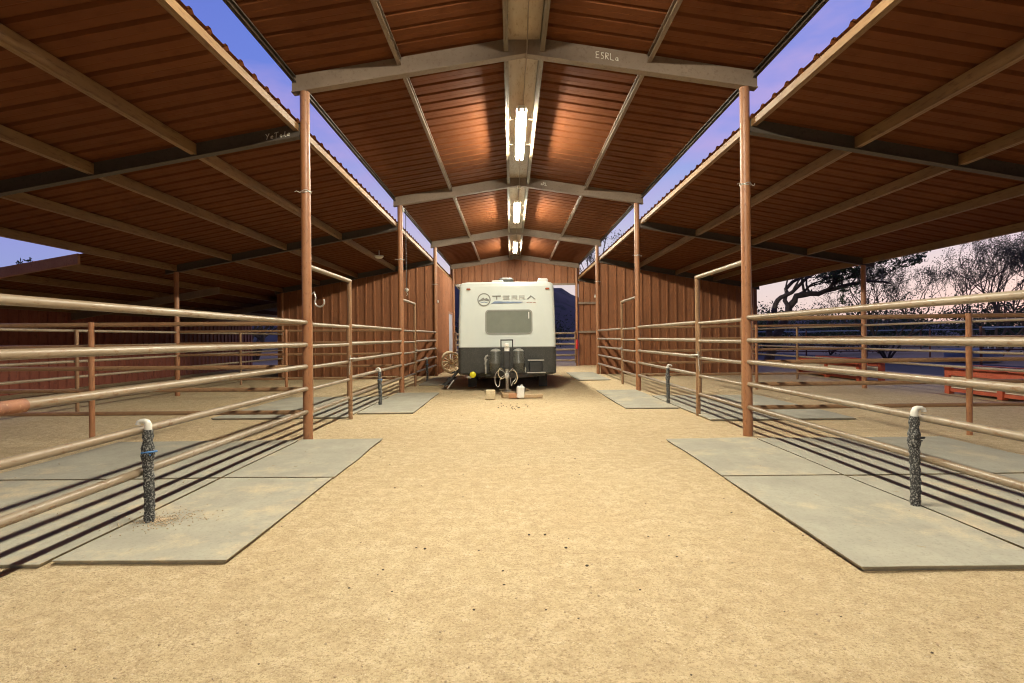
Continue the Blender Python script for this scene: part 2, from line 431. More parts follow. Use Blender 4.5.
# purlins, one per bay and line
GAP = .045
for i in range(len(FY)-1):
    y0, y1 = FY[i]+GAP, FY[i+1]-GAP
    for off, dep, w in ((.235, .17, .06), (1.62, .10, .055)):
        for sg in (-1, 1):
            k = MB(); X = RX+sg*off; k.prism_y(cee(X, mz(X)-.004, w, dep, -sg), y0, y1)
            part(k, 'purlin', M['ridge_purlin'] if off < 1 else M['rafter'])
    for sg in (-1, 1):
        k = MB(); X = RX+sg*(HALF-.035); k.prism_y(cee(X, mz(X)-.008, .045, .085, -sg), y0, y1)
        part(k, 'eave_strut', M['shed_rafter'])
    for sx, step, sg, n in ((SLX, 1.335, -1, 5), (SRX, 1.345, 1, 5)):
        for j in range(n):
            X = sx+sg*(.035+step*j) if j else sx+sg*.037
            k = MB(); w, dep = ((.07, .085) if j == 0 else (.075, .14))
            k.prism_y(cee(X, sz(X)-.008, w, dep, 1 if sg > 0 else -1), y0-.014, y1+.014)
            part(k, 'purlin', M['purlin'])
YA, YB = FY[0]-.3, FY[-1]+.35
for sg in (-1, 1):
    k = MB(); xe = RX+sg*(HALF)
    deck(k, RX+sg*.06, mz(RX+.06)+.003, xe, mz(xe)+.003, YA, YB); part(k, 'roof_panel', M['roof'])
k = MB(); k.prism_y([(RX-.205, mz(RX-.235)-.004), (RX-.205, mz(RX-.235)-.010), (RX+.205, mz(RX-.235)-.010), (RX+.205, mz(RX-.235)-.004)], YA, YB)
part(k, 'ridge_closure', M['ridge'])
k = MB(); k.prism_y([(RX-.3, mz(RX-.3)+.036), (RX, APEX+.05), (RX+.3, mz(RX+.3)+.036), (RX+.3, mz(RX+.3)+.038), (RX, APEX+.053), (RX-.3, mz(RX-.3)+.038)], YA, YB)
part(k, 'ridge_cap', M['roof'])
for sx, X in ((SLX+.02, OL-.3), (SRX-.02, OR+.3)):
    k = MB(); deck(k, sx, sz(sx)+.003, X, sz(X)+.003, YA, YB); part(k, 'roof_panel', M['roof'])

# enclosed rooms in the last bay and the end wall
yT = FY[4]+.062; yE = FY[5]+.05
topL = lambda p: sz(p.x)-.004
for X0, X1 in ((SLX-.02, OL-.2), (SRX+.02, OR+.2)):
    k = MB(); ribwall(k, (X0, yT), (X1, yT), -.03, topL, (0, -1)); part(k, 'stall_end_wall', M['wall'])
    k = MB(); ribwall(k, (X0, yE), (X1, yE), -.03, topL, (0, 1)); part(k, 'back_wall', M['wall'])
for X, s in ((OL-.2, -1), (OR+.2, 1)):
    k = MB(); ribwall(k, (X, yT), (X, yE), -.03, sz(X)-.004, (s, 0)); part(k, 'outer_wall', M['wall'])
# aisle wall of the left room, either side of its door
k = MB(); xw = XL-.07
ribwall(k, (xw, yT), (xw, 24.15), -.03, 4.0, (1, 0)); ribwall(k, (xw, 25.75), (xw, yE), -.03, 4.0, (1, 0))
ribwall(k, (xw, 24.151), (xw, 25.749), 2.42, 4.0, (1, 0)); part(k, 'aisle_wall', M['wall'])
k = MB(); k.box(xw+.002, 24.2, .02, xw+.045, 25.7, 2.38); dr = part(k, 'door', M['door'])
k = MB(); k.tube([(xw+.045, 24.35, 1.02), (xw+.1, 24.35, 1.02), (xw+.1, 24.47, 1.02)], .012, 8); k.build('handle', M['galv'], dr)
k = MB(); k.box(xw-.02, 24.1, 0, xw+.06, 24.198, 2.48); k.box(xw-.02, 25.702, 0, xw+.06, 25.8, 2.48); k.box(xw-.02, 24.199, 2.382, xw+.06, 25.701, 2.48)
k.build('door_frame', M['post'], dr)
# gable over the back opening
k = MB(); ribwall(k, (RX-HALF, yE), (RX+HALF, yE), 3.80, lambda p: mz(p.x)-.004, (0, -1)); part(k, 'gable_wall', M['wall'])
k = MB(); k.box(XL+.065, yE-.12, 3.74, XR-.065, yE-.035, 3.83); part(k, 'header', M['rafter'])
for zz in (1.55, 2.9):
    k = MB(); k.box(XR+.07, yE-.11, zz-.05, OR+.15, yE-.01, zz+.05); part(k, 'girt', M['rafter'])
    k = MB(); k.box(OL-.15, yE-.11, zz-.05, XL-.1, yE-.01, zz+.05); part(k, 'girt', M['rafter'])

# ------------------------------------------------------------------ strip lights
LY = [10.2, 16.4, 22.65, 3.9, -2.4]
where = ['nearest of the lit strip lights in view, in the bay of the front frame', 'middle one of the three lit strip lights seen under the ridge',
         'farthest lit strip light, last one before the gable wall', 'lit twin tube strip light just above the top edge of the view',
         'lit twin tube strip light behind the viewpoint']
labels = ['largest lit twin tube strip light, nearest one in view under the ridge', 'middle lit strip light, between the second and third rafters under the ridge',
          'smallest lit strip light, farthest along the ridge before the gable wall', 'lit strip light overhead, out of view above the front of the aisle',
          'lit strip light over the aisle behind the viewpoint']
def make_light(label):
    t = thing('strip_light', label, 'ceiling light', (RX, 0, 4.9), 'twin tube strip lights along the ridge')
    k = MB(); k.prism_y([(RX-.086, 4.971), (RX+.086, 4.971), (RX+.04, 5.028), (RX-.04, 5.028)], -1.24, 1.24); k.build('channel', M['white'], t)
    for s in (-1, 1):
        k = MB(); X = RX+s*.046; k.tube([(X, -1.19, 4.94), (X, 1.19, 4.94)], .019, 10); tb = k.build('tube', M['tube'], t)
        for e in (-1, 1):
            k = MB(); k.cbox((X, e*1.215, 4.945), (.05, .04, .055), None, .006); k.build('lamp_holder', M['white'], tb)
    for y in (-.62, .62):
        k = MB(); k.box(RX-.236, y-.013, 5.0305, RX+.236, y+.013, 5.045); k.build('cross_bar', M['rafter'], t)
        k = MB(); k.tube([(RX-.18, y, 5.045), (RX-.18, y, 5.17)], .006, 6); k.tube([(RX+.18, y, 5.045), (RX+.18, y, 5.17)], .006, 6); k.build('hanger', M['galv'], t)
    return t
L0 = make_light(labels[0])
for i, y in enumerate(LY):
    o = L0 if i == 0 else copy_tree(L0)
    o.location = (RX, y, 4.9); o['label'] = labels[i]
# conduit feeding the lights, clipped under the rafters
k = MB()
pts = []
for y in [x*.5 for x in range(-6, 52)]:
    near = min(abs(y-f) for f in FY)
    pts.append((RX+.03, y, 4.955+.03*min(1, near/.8)))
k.tube([(p[0], p[1], 5.085 if min(abs(p[1]-f) for f in FY) > .35 else 4.965) for p in pts], .007, 8)
tag(k.build('conduit', M['rafter'], base=(RX, 10, 5)), 'thin metal conduit running along the ridge from light to light', 'conduit')
k = MB(); k.cbox((RX+.03, FY[3]-.09, 4.93), (.07, .07, .07), None, .008); k.tube([(RX+.03, FY[3]-.126, 4.93), (RX+.03, FY[3]-.15, 4.93)], .02, 8)
tag(k.build('junction_box', M['white'], base=(RX, FY[3]-.09, 4.93)), 'small white junction box under the peak of the second rafter', 'junction box')

# dome lamp under the left shed
t = thing('dome_lamp', 'small round white dome lamp under the left shed roof', 'ceiling light', (-3.86, 16.5, sz(-3.86)-.16))
z = sz(-3.86)-.15
k = MB(); k.lathe([(.02, z), (.13, z), (.135, z-.02), (.13, z-.025)], (-3.86, 16.5, 0), 20); k.build('base', M['white'], t)
k = MB(); k.lathe([(.125, z-.025), (.115, z-.05), (.08, z-.075), (.01, z-.085)], (-3.86, 16.5, 0), 20); k.build('lens', M['dome'], t)
k = MB(); k.tube([(-3.86, 16.5, z), (-3.86, 16.5, z+.15)], .012, 8); k.build('stem', M['galv'], t)

# ------------------------------------------------------------------ pens
def rail_tube(mb, p, q, r=.03): mb.tube([p, q], r, 12)

def aisle_panel(X, y0, y1, label, sleeve=False):
    t = thing('pipe_fence', label, 'fence', (X, (y0+y1)/2, 0), 'five rail pipe fences along the aisle')
    for z in RAILZ:
        k = MB(); dz = R.uniform(-.006, .006)
        rail_tube(k, (X, y0, z+dz), (X, y1, z-dz*.5)); k.build('rail', M['rail'], t)
    if sleeve:
        k = MB(); k.tube([(X, y0+.4, .96), (X, 3.05, .96)], .0385, 12); k.build('sleeve', M['rust'], t)
    return t

def gate_set(X, y, y2, side, near, lab_gate, lab_bow):
    """gate hung on the barn post at y, bow frame to the gate post at y2"""
    s = 1 if X > 0 else -1
    t = thing('gate_frame', lab_bow, 'gate frame', (X, y2, 0), 'tall gate frames beside the aisle')
    k = MB(); k.tube([(X, y2, -.05), (X, y2, 2.29)], .036, 14); k.build('gate_post', M['rail_brown'], t)
    k = MB(); k.tube([(X, y+.06, 2.27), (X, y2+.036, 2.27)], .034, 14); k.build('top_bar', M['rail'], t)
    g_ = thing('pipe_gate', lab_gate, 'gate', (X, (y+y2)/2, 0), 'five rail pipe gates beside the aisle')
    xg = X+s*.0
    a, b_ = y+.12, y2-.085
    for z in RAILZ:
        k = MB(); rail_tube(k, (xg, a+.02, z-.02), (xg, b_-.02, z-.02), .026); k.build('rail', M['rail'], g_)
    for yy in (a, b_):
        k = MB(); k.tube([(xg, yy, .33), (xg, yy, 1.55)], .03, 12); k.build('stile', M['rail_brown'], g_)
    k = MB(); k.tube([(X-s*.045, b_-.1, .99), (X-s*.045, y2+.14, .985)], .014, 8)
    k.tube([(X-s*.045, b_-.05, .99), (X-s*.045, b_-.06, 1.05)], .008, 6)
    lt = k.build('latch', M['galv'], g_)
    k = MB(); yy, zz = b_-.1, .975
    for n in range(9):
        c = Vector((X-s*.055, yy-.006*n, zz-.018-.026*n)); pts = []
        for q in range(9):
            a2 = 2*PI*q/8; ax = (math.cos(a2)*.008, math.sin(a2)*.017)
            pts.append((c.x+(ax[0] if n % 2 else 0), c.y+(0 if n % 2 else ax[0]), c.z+ax[1]))
        k.tube(pts, .0035, 5, False)
    k.build('chain', M['galv'], lt)

sides = {-1: (XL, 'left'), 1: (XR, 'right')}
for sg, (X, nm) in sides.items():
    aisle_panel(X, FY[1]+.05, FY[2]-.05, f'tan pipe fence at the {nm} edge of the view, the nearest one beside the aisle', sg < 0)
    gate_set(X, FY[2], FY[2]+1.93, sg, True, f'tan pipe gate on the front {nm} barn post', f'tall tan gate frame bridging the front {nm} gate')
    aisle_panel(X, FY[2]+1.93+.034, FY[3]-.05, f'tan pipe fence on the {nm} between the front gate and the second barn post')
    gate_set(X, FY[3], FY[3]+1.93, sg, False, f'tan pipe gate on the second {nm} barn post, far from the viewer', f'distant gate frame at the second {nm} barn post')
    aisle_panel(X, FY[3]+1.93+.034, FY[4]-.05, f'farthest tan pipe fence on the {nm}, ending at the ribbed stall wall')

def divider(sg, y, label):
    Xa, Xo, Xm = (XL-.05, OL+.05, -5.43) if sg < 0 else (XR+.05, OR-.05, 5.92)
    t = thing('divider_fence', label, 'fence', (Xm, y, 0), 'pipe fences dividing the stalls')
    for z in RAILZ:
        k = MB(); rail_tube(k, (Xa, y, z-.01), (Xo, y, z+.005), .028); k.build('rail', M['rail_brown'], t)
    k = MB(); k.tube([(Xm, y-.066, -.05), (Xm, y-.066, 1.56)], .034, 12); k.build('fence_post', M['post'], t)
for sg, nm in ((-1, 'left'), (1, 'right')):
    divider(sg, FY[2], f'brown pipe fence crossing the {nm} stalls from the front barn post')
    divider(sg, FY[3], f'brown pipe fence crossing the {nm} stalls from the second barn post')

def outer(sg, y0, y1, label):
    X = OL if sg < 0 else OR
    t = thing('outer_fence', label, 'fence', (X, (y0+y1)/2, 0), 'pipe fences along the outer edge of the sheds')
    for z in RAILZ:
        k = MB(); rail_tube(k, (X, y0+.05, z-.01), (X, y1-.05, z-.01), .026); k.build('rail', M['rail'], t)
    ym = (y0+y1)/2-.08
    k = MB(); k.tube([(X-sg*.062, ym, -.05), (X-sg*.062, ym, 1.54)], .032, 12); k.build('fence_post', M['rail_brown'], t)
for sg, nm, bk in ((-1, 'left', 'red ribbed building'), (1, 'right', 'road')):
    outer(sg, FY[1], FY[2], f'pipe fence on the outer {nm} side of the nearest stall')
    outer(sg, FY[2], FY[3], f'pipe fence on the outer {nm} side of the second stall, facing the {bk}')
    outer(sg, FY[3], FY[4], f'pipe fence on the outer {nm} side of the farthest stall')

# gate across the back opening
for x0, x1, lb in ((XL+.1, RX-.03, 'left leaf of the back gate, mostly hidden behind the travel trailer'), (RX+.03, XR-.1, 'right leaf of the back gate, beside the mountain view')):
    t = thing('back_gate', lb, 'gate', ((x0+x1)/2, 26.0, 0), 'two leaves of the back gate')
    for z in (1.5, 1.25, 1.0, .74, .48, .24):
        k = MB(); rail_tube(k, (x0, 26.0, z), (x1, 26.0, z), .048); k.build('rail', M['rail'], t)
    for xx in (x0, x1):
        k = MB(); k.tube([(xx, 26, .12), (xx, 26, 1.6)], .032, 10); k.build('stile', M['rail_brown'], t)

# ------------------------------------------------------------------ mats
def stall_mat(x0, y0, x1, y1, label, mt_='mat', z=.016):
    k = MB(); n = 14; rngs = []
    def edge(a, b_, cnt):
        out = []
        for i in range(cnt):
            t_ = i/cnt; p = (a[0]+(b_[0]-a[0])*t_, a[1]+(b_[1]-a[1])*t_)
            j = .012*mnoise.noise(Vector((p[0]*1.4+x0, p[1]*1.4, 7)))
            out.append((p[0]+j, p[1]+j*.8, 0))
        return out
    ol = edge((x0,y0),(x1,y0),n)+edge((x1,y0),(x1,y1),n)+edge((x1,y1),(x0,y1),n)+edge((x0,y1),(x0,y0),n)
    N = len(ol); cx, cy = (x0+x1)/2, (y0+y1)/2
    top = [(x, y, z+.006*mnoise.noise(Vector((x*.9, y*.9, 2)))) for x, y, _ in ol]
    ins = [(x+(.004 if x < cx else -.004), y+(.004 if y < cy else -.004), q+.0015) for x, y, q in top]
    k.add([(cx+(x-cx)*(1-.10/abs(x1-x0)), cy+(y-cy)*(1-.10/abs(y1-y0)), -.05) for x,y,_ in ol]+top+ins, [(i,(i+1)%N,N+(i+1)%N,N+i) for i in range(N)]+[(N+i,N+(i+1)%N,2*N+(i+1)%N,2*N+i) for i in range(N)]+[tuple(range(2*N,3*N))])
    tag(k.build('stall_mat', M[mt_], base=(cx, cy, 0)), label, 'floor mat', 'grey rubber mats on the stall floors')
stall_mat(-2.72, 3.29, -1.68, 5.23, 'nearest grey mat on the left of the aisle, with sand round the tap pipe', 'mat2')
stall_mat(-2.72, 5.27, -1.67, 7.24, 'grey mat on the left of the aisle, reaching to the front barn post')
stall_mat(-5.02, 3.24, -2.745, 5.22, 'nearest grey mat inside the left stall, striped by rail shadows', 'mat2')
stall_mat(-5.05, 5.27, -2.745, 7.2, 'grey mat inside the left stall, short of the front divider fence')
stall_mat(1.93, 3.1, 3.03, 5.12, 'nearest grey mat on the right of the aisle')
stall_mat(1.93, 5.16, 3.03, 7.03, 'grey mat on the right of the aisle, short of the front barn post', 'mat2')
stall_mat(3.055, 3.05, 5.36, 5.10, 'nearest grey mat inside the right stall, striped by rail shadows', 'mat2')
stall_mat(3.055, 5.15, 5.36, 7.0, 'grey mat inside the right stall, short of the front divider fence')
stall_mat(-2.72, 9.8, -1.72, 13.4, 'grey mat on the left of the aisle, between the front gate and the trailer step')
stall_mat(-5.0, 9.3, -2.745, 12.6, 'grey mat inside the second left stall')
stall_mat(2.05, 10.1, 3.02, 13.6, 'grey mat on the right of the aisle, by the second tap pipe', 'mat2')
stall_mat(3.05, 8.6, 5.3, 12.2, 'grey mat inside the second right stall, behind the front gate')
stall_mat(-2.6, 15.6, -1.75, 18.6, 'farthest grey mat on the left, beside the trailer', 'mat2')
stall_mat(2.02, 16.9, 3.0, 20.6, 'farthest grey mat on the right, beyond the trailer shadow')

# ------------------------------------------------------------------ tap pipes
def hydrant(X, y, h, label, sg):
    t = thing('tap_pipe', label, 'water tap', (X, y, 0), 'wrapped standpipes beside the fences')
    k = MB(); pts = []; rr = []
    for i in range(28):
        z = -.03+(h-.02)*i/27; pts.append((X+.004*math.sin(z*9), y, z))
        rr.append(.034+.004*math.sin(i*2.3)+(.008 if abs(z-h*.7) < .05 else 0))
    k.tube(pts, rr, 14); w = k.build('wrapped_pipe', M['tape'], t)
    k = MB(); k.tube([(X-.028, y-.035, h*.71), (X+.05, y-.03, h*.72), (X+.04, y+.03, h*.71)], .008, 6)
    k.tube([(X-.03, y+.03, h*.705), (X+.036, y-.036, h*.69)], .006, 6); k.build('tie', M['blue'] if sg < 0 else M['black'], w)
    k = MB(); k.tube([(X, y, h-.06), (X, y, h-.015), (X+sg*.008, y, h+.004), (X+sg*.025, y, h+.010), (X+sg*.055, y, h+.010), (X+sg*.068, y, h+.003), (X+sg*.072, y, h-.016)],
                     [.025, .025, .021, .019, .015, .015, .017], 12); k.build('elbow', M['pvc'], t)
hydrant(XL+.068, 3.99, .725, 'nearest left tap pipe wrapped in black and grey tape with a white elbow', -1)
hydrant(XR-.076, 4.18, .735, 'nearest right tap pipe wrapped in black and grey tape with a white elbow', 1)
hydrant(XL+.076, 11.0, .72, 'second left tap pipe, standing on the mat by the left aisle fence', -1)
hydrant(XR-.076, 10.75, .74, 'second right tap pipe, on the mat by the right aisle fence', 1)
hydrant(XL+.076, 17.2, .72, 'farthest tap pipe, left of the trailer by the far fence', -1)

# ------------------------------------------------------------------ things on the posts
def wire_tie(X, y, z, label):
    k = MB(); pts = []
    for i in range(26):
        a = 2*PI*2.2*i/25; pts.append((X+.068*math.cos(a), y+.068*math.sin(a), z+.012*math.sin(i*1.3)+.018*i/25))
    k.tube(pts, .0065, 6)
    k.tube([(X-.065, y-.03, z), (X-.1, y-.05, z+.016), (X-.125, y-.05, z+.006)], .0055, 6)
    k.tube([(X+.06, y-.035, z), (X+.09, y-.055, z-.02), (X+.1, y-.05, z+.01)], .0055, 6)
    tag(k.build('wire_tie', M['galv'], base=(X, y, z)), label, 'wire tie', 'wire ties round the barn posts')
for X, nm in ((XL, 'left'), (XR, 'right')):
    for y, w in ((FY[2], 'front'), (FY[3], 'second'), (FY[4], 'third')):
        wire_tie(X, y, 3.22 if X < 0 else 3.26, f'pale wire twisted round the {w} {nm} barn post')
def insulator(X, y, z, label):
    k = MB(); k.lathe([(.01, -.05), (.028, -.04), (.018, -.015), (.03, 0), (.018, .02), (.026, .04), (.01, .055)], (X, y, z), 12)
    tag(k.build('insulator', M['pvc'], base=(X, y, z)), label, 'insulator', 'small white insulators on the posts')
insulator(XL+.085, FY[3]-.02, 4.42, 'white insulator at the top of the second left barn post')
insulator(XL+.085, FY[4]-.02, 2.62, 'white insulator halfway up the third left barn post')
insulator(XR-.085, FY[4]-.02, 2.75, 'white insulator halfway up the third right barn post')

# tie ring on the front left post
t = thing('tie_ring', 'pale open hook ring on the front left barn post', 'hook', (XL+.06, FY[2]+.02, 1.9))
k = MB(); cx, cz = XL+.15, 1.80
k.tube([(cx+.062*math.cos(a), FY[2]+.05, cz+.062*math.sin(a)) for a in [math.radians(d) for d in range(150, 405, 15)]], .0105, 8); k.build('ring', M['galv'], t)
k = MB(); k.tube([(XL+.04, FY[2]+.05, 1.9), (XL+.075, FY[2]+.05, 1.93), (XL+.1, FY[2]+.05, 1.86), (XL+.085, FY[2]+.05, 1.80)], .01, 8); k.build('bracket', M['galv'], t)

# cord with a pulley by the second left post
t = thing('hanging_cord', 'dark cord with a small pulley hanging beside the second left barn post', 'cord', (XL+.1, FY[3]+.05, 2.5))
k = MB(); k.tube([(XL+.13, FY[3]+.05, 4.5), (XL+.125, FY[3]+.05, 3.4), (XL+.13, FY[3]+.05, 2.56)], .009, 6); k.build('cord', M['black'], t)
k = MB(); k.lathe([(.005, -.02), (.05, -.02), (.042, 0), (.05, .02), (.005, .02)], (XL+.13, FY[3]+.05, 2.5), 14, 'y'); k.build('pulley', M['galv'], t)
k = MB(); k.tube([(XL+.13, FY[3]+.05, 2.45), (XL+.16, FY[3]+.05, 2.38), (XL+.12, FY[3]+.05, 2.36)], .008, 6); k.build('hook', M['galv'], t)

# red canister on the back right post
t = thing('fire_extinguisher', 'small red canister hung on the back right post', 'fire extinguisher', (XR-.02, FY[5]-.13, .9))
k = MB(); k.lathe([(.005, .75), (.06, .76), (.065, .8), (.065, 1.12), (.045, 1.18), (.02, 1.2)], (XR-.02, FY[5]-.13, 0), 14); k.build('cylinder', M['red'], t)
k = MB(); k.tube([(XR-.02, FY[5]-.13, 1.2), (XR-.02, FY[5]-.13, 1.25), (XR-.1, FY[5]-.13, 1.27)], .012, 8); k.tube([(XR-.07, FY[5]-.13, 1.22), (XR-.1, FY[5]-.13, 1.1), (XR-.09, FY[5]-.13, .95)], .01, 8); k.build('nozzle', M['black'], t)

# wagon wheels leaning by the left room
def wagon_wheel(c, r, lean, yaw, label):
    t = thing('wagon_wheel', label, 'wagon wheel', c, 'old wagon wheels')
    rot = Matrix.Rotation(yaw, 3, 'Z') @ Matrix.Rotation(lean, 3, 'X')
    P = lambda x, y, z: tuple(rot @ Vector((x, y, z)) + Vector((c[0], c[1], c[2]+r)))
    k = MB(); k.tube([P(r*.94*math.cos(2*PI*i/36), 0, r*.94*math.sin(2*PI*i/36)) for i in range(37)], r*.10, 8, False); k.build('rim', M['wood_pale'], t)
    k = MB(); k.tube([P(r*1.0*math.cos(2*PI*i/36), 0, r*1.0*math.sin(2*PI*i/36)) for i in range(37)], r*.035, 6, False); k.build('tyre', M['rust'], t)
    k = MB(); k.tube([P(0, -.11, 0), P(0, -.06, 0), P(0, .06, 0), P(0, .11, 0)], [.045, .07, .07, .045], 12); k.build('hub', M['wood'], t)
    for i in range(12):
        a = 2*PI*i/12; k = MB(); k.tube([P(.06*math.cos(a), 0, .06*math.sin(a)), P(r*.9*math.cos(a), 0, r*.9*math.sin(a))], .026, 7, True, .02); k.build('spoke', M['wood_pale'], t)
wagon_wheel((-2.22, 20.9, 0), .40, math.radians(-9), math.radians(12), 'old wooden wagon wheel leaning left of the trailer, the one in front')
wagon_wheel((-2.42, 22.1, 0), .40, math.radians(-8), math.radians(35), 'old wooden wagon wheel behind the front one, beside the grey door')

# ------------------------------------------------------------------ travel trailer
TX, TW, TY, TL = -.10, 2.45, 14.0, 6.6
tr = thing('travel_trailer', 'white travel trailer with a charcoal lower front, parked in the aisle', 'travel trailer', (TX, TY, 0))
def rrect(w, l, rad, n=5):
    out = []
    for cx, cy, a0 in ((w/2-rad, l-rad, 0), (-w/2+rad, l-rad, 90), (-w/2+rad, rad, 180), (w/2-rad, rad, 270)):
        for i in range(n+1):
            a = math.radians(a0+90*i/n); out.append((TX+cx+rad*math.cos(a), TY+cy+rad*math.sin(a)))
    return out
def hull(z0, z1, levels, mat, name, grow=0):
    k = MB(); N = None; rows = []
    for z, ins in levels:
        ol = rrect(TW-2*ins+grow, TL, .10); N = len(ol)
        cy = TY+TL/2
        rows.append([(TX+(x-TX), cy+(y-cy)*(1-ins*.28), z) for x, y in ol])
    vs = [p for r_ in rows for p in r_]; fs = []
    for j in range(len(rows)-1):
        for i in range(N): fs.append((j*N+i, j*N+(i+1)%N, (j+1)*N+(i+1)%N, (j+1)*N+i))
    k.add(vs, fs, False)
    k.add(rows[-1], [tuple(range(N))]); k.add(rows[0], [tuple(range(N-1, -1, -1))])
    return k.build(name, mat, tr)
body = hull(0, 0, [(1.075, 0), (1.9, .015), (2.60, .04), (2.665, .06), (2.70, .11), (2.72, .2)], M['shell'], 'body')
hull(0, 0, [(.39, .03), (.43, -.008), (1.0, -.008), (1.06, -.008), (1.074, 0)], M['guard'], 'rock_guard')
k = MB(); k.box(TX-TW/2+.02, TY+.02, 1.066, TX+TW/2-.02, TY-.018, 1.086); k.build('trim_strip', M['trim'], tr)
# front window
def rr2(cx, cz, w, h, rad, n=6):
    out = []
    for sx, szz, a0 in ((1, 1, 0), (-1, 1, 90), (-1, -1, 180), (1, -1, 270)):
        for i in range(n+1):
            a = math.radians(a0+90*i/n); out.append((cx+sx*(w/2-rad)+rad*math.cos(a), cz+szz*(h/2-rad)+rad*math.sin(a)))
    return out
yf = TY+.03
def ring_y(outer_, inner_, y0, y1):
    k = MB(); n = len(outer_)
    vs = [(x,y0,z) for x,z in outer_]+[(x,y0,z) for x,z in inner_]+[(x,y1,z) for x,z in outer_]+[(x,y1,z) for x,z in inner_]
    fs = []
    for i in range(n):
        j = (i+1) % n
        fs += [(i,j,n+j,n+i),(2*n+i,2*n+j,j,i),(n+i,n+j,3*n+j,3*n+i)]
    k.add(vs, fs); return k
wcx, wcz = -.05, 1.705
fr = ring_y(rr2(wcx, wcz, 1.18, .61, .095), rr2(wcx, wcz, 1.12, .55, .075), yf-.045, yf+.03).build('front_window', M['trim'], tr)
k = MB(); k.prism_y(rr2(wcx, wcz, 1.125, .555, .076), yf-.03, yf+.02); k.build('pane', M['pane'], fr)
k = MB(); k.prism_y(rr2(wcx+.50, wcz+.16, .022, .17, .01), yf-.037, yf-.0301); k.build('sticker', M['white'], fr)
# emblem and lettering
ecx, ecz = -.665, 2.265; ye = TY+.012
circ = lambda r_: [(ecx+r_*math.cos(2*PI*i/32), ecz+r_*math.sin(2*PI*i/32)) for i in range(32)]
em = ring_y(circ(.165), circ(.138), ye-.006, ye+.05).build('emblem', M['letter'], tr)
k = MB(); k.prism_y(circ(.139), ye-.003, ye+.05); k.build('emblem_disc', M['shell'], em)
k = MB(); k.prism_y([(ecx-.135, ecz-.02), (ecx-.08, ecz+.01), (ecx-.02, ecz+.055), (ecx+.02, ecz+.02), (ecx+.06, ecz+.045), (ecx+.135, ecz-.005), (ecx+.12, ecz-.045), (ecx, ecz-.02), (ecx-.12, ecz-.05)], ye-.0055, ye-.0031)
k.build('emblem_hills', M['letter'], em)
k = MB(); k.prism_y([(ecx-.10, ecz-.075), (ecx, ecz-.05), (ecx+.10, ecz-.075), (ecx+.09, ecz-.09), (ecx, ecz-.068), (ecx-.09, ecz-.09)], ye-.0055, ye-.0031)
k.build('emblem_line', M['swoosh'], em)
LZ0, LZ1 = 2.265, 2.365
def letter(polys, mat, name='lettering'):
    k = MB()
    for p in polys: k.prism_y(p, ye-.004, ye+.05)
    k.build(name, mat, tr)
def rect(x0, z0, x1, z1): return [(x0, z0), (x1, z0), (x1, z1), (x0, z1)]
h1, h0 = LZ1, LZ0
xT = -.46
letter([rect(xT, h1-.024, xT+.22, h1), rect(xT+.094, h0, xT+.128, h1-.0245)], M['letter'])
xE = -.195
letter([rect(xE, h1-.02, xE+.17, h1), rect(xE, h0+.04, xE+.16, h0+.06), rect(xE, h0, xE+.17, h0+.02)], M['letter2'])
def arr(x): return [rect(x, h0, x+.022, h1-.0205), rect(x, h1-.02, x+.14, h1), rect(x+.118, h0+.055, x+.14, h1-.0205), rect(x+.0225, h0+.036, x+.14, h0+.0545), [(x+.07, h0+.0355), (x+.12, h0), (x+.148, h0), (x+.10, h0+.0355)]]
letter(arr(.025), M['letter2']); letter(arr(.21), M['letter2'])
xA = .40
letter([[(xA, h0), (xA+.032, h0), (xA+.122, h1-.03), (xA+.105, h1)], [(xA+.105, h1+.0002), (xA+.1222, h1-.0298), (xA+.195, h0), (xA+.228, h0)]], M['letter'])
letter([[(-.49, 2.165), (.24, 2.172), (.32, 2.20), (.30, 2.205), (-.40, 2.222)]], M['swoosh'], 'blue_stripe')
letter([rect(.40, 2.18, .45, 2.188), rect(.47, 2.18, .54, 2.188), rect(.56, 2.18, .63, 2.188)], M['amber'], 'small_print')
for x in (-1.05, .92):
    k = MB(); k.cbox((x, TY+.008, 2.53), (.10, .06, .042), None, .012); k.build('marker_light', M['amber'], tr)
# roof kit
k = MB(); k.cbox((-.12, 15.2, 2.80), (.40, .7, .22), None, .05); k.build('air_conditioner', M['guard'], tr)
k = MB(); k.cbox((-.33, 14.55, 2.745), (.30, .36, .08), None, .02); k.build('roof_vent', M['white'], tr)
k = MB(); k.cbox((.83, 14.5, 2.75), (.26, .5, .13), None, .03); k.build('roof_vent', M['white'], tr)
k = MB(); k.tube([(TX-TW/2+.05, TY+.35, 2.66), (TX-TW/2-.035, TY+.35, 2.64), (TX-TW/2-.035, TY+5.6, 2.64), (TX-TW/2+.05, TY+5.6, 2.66)], .035, 8); k.build('awning', M['white'], tr)
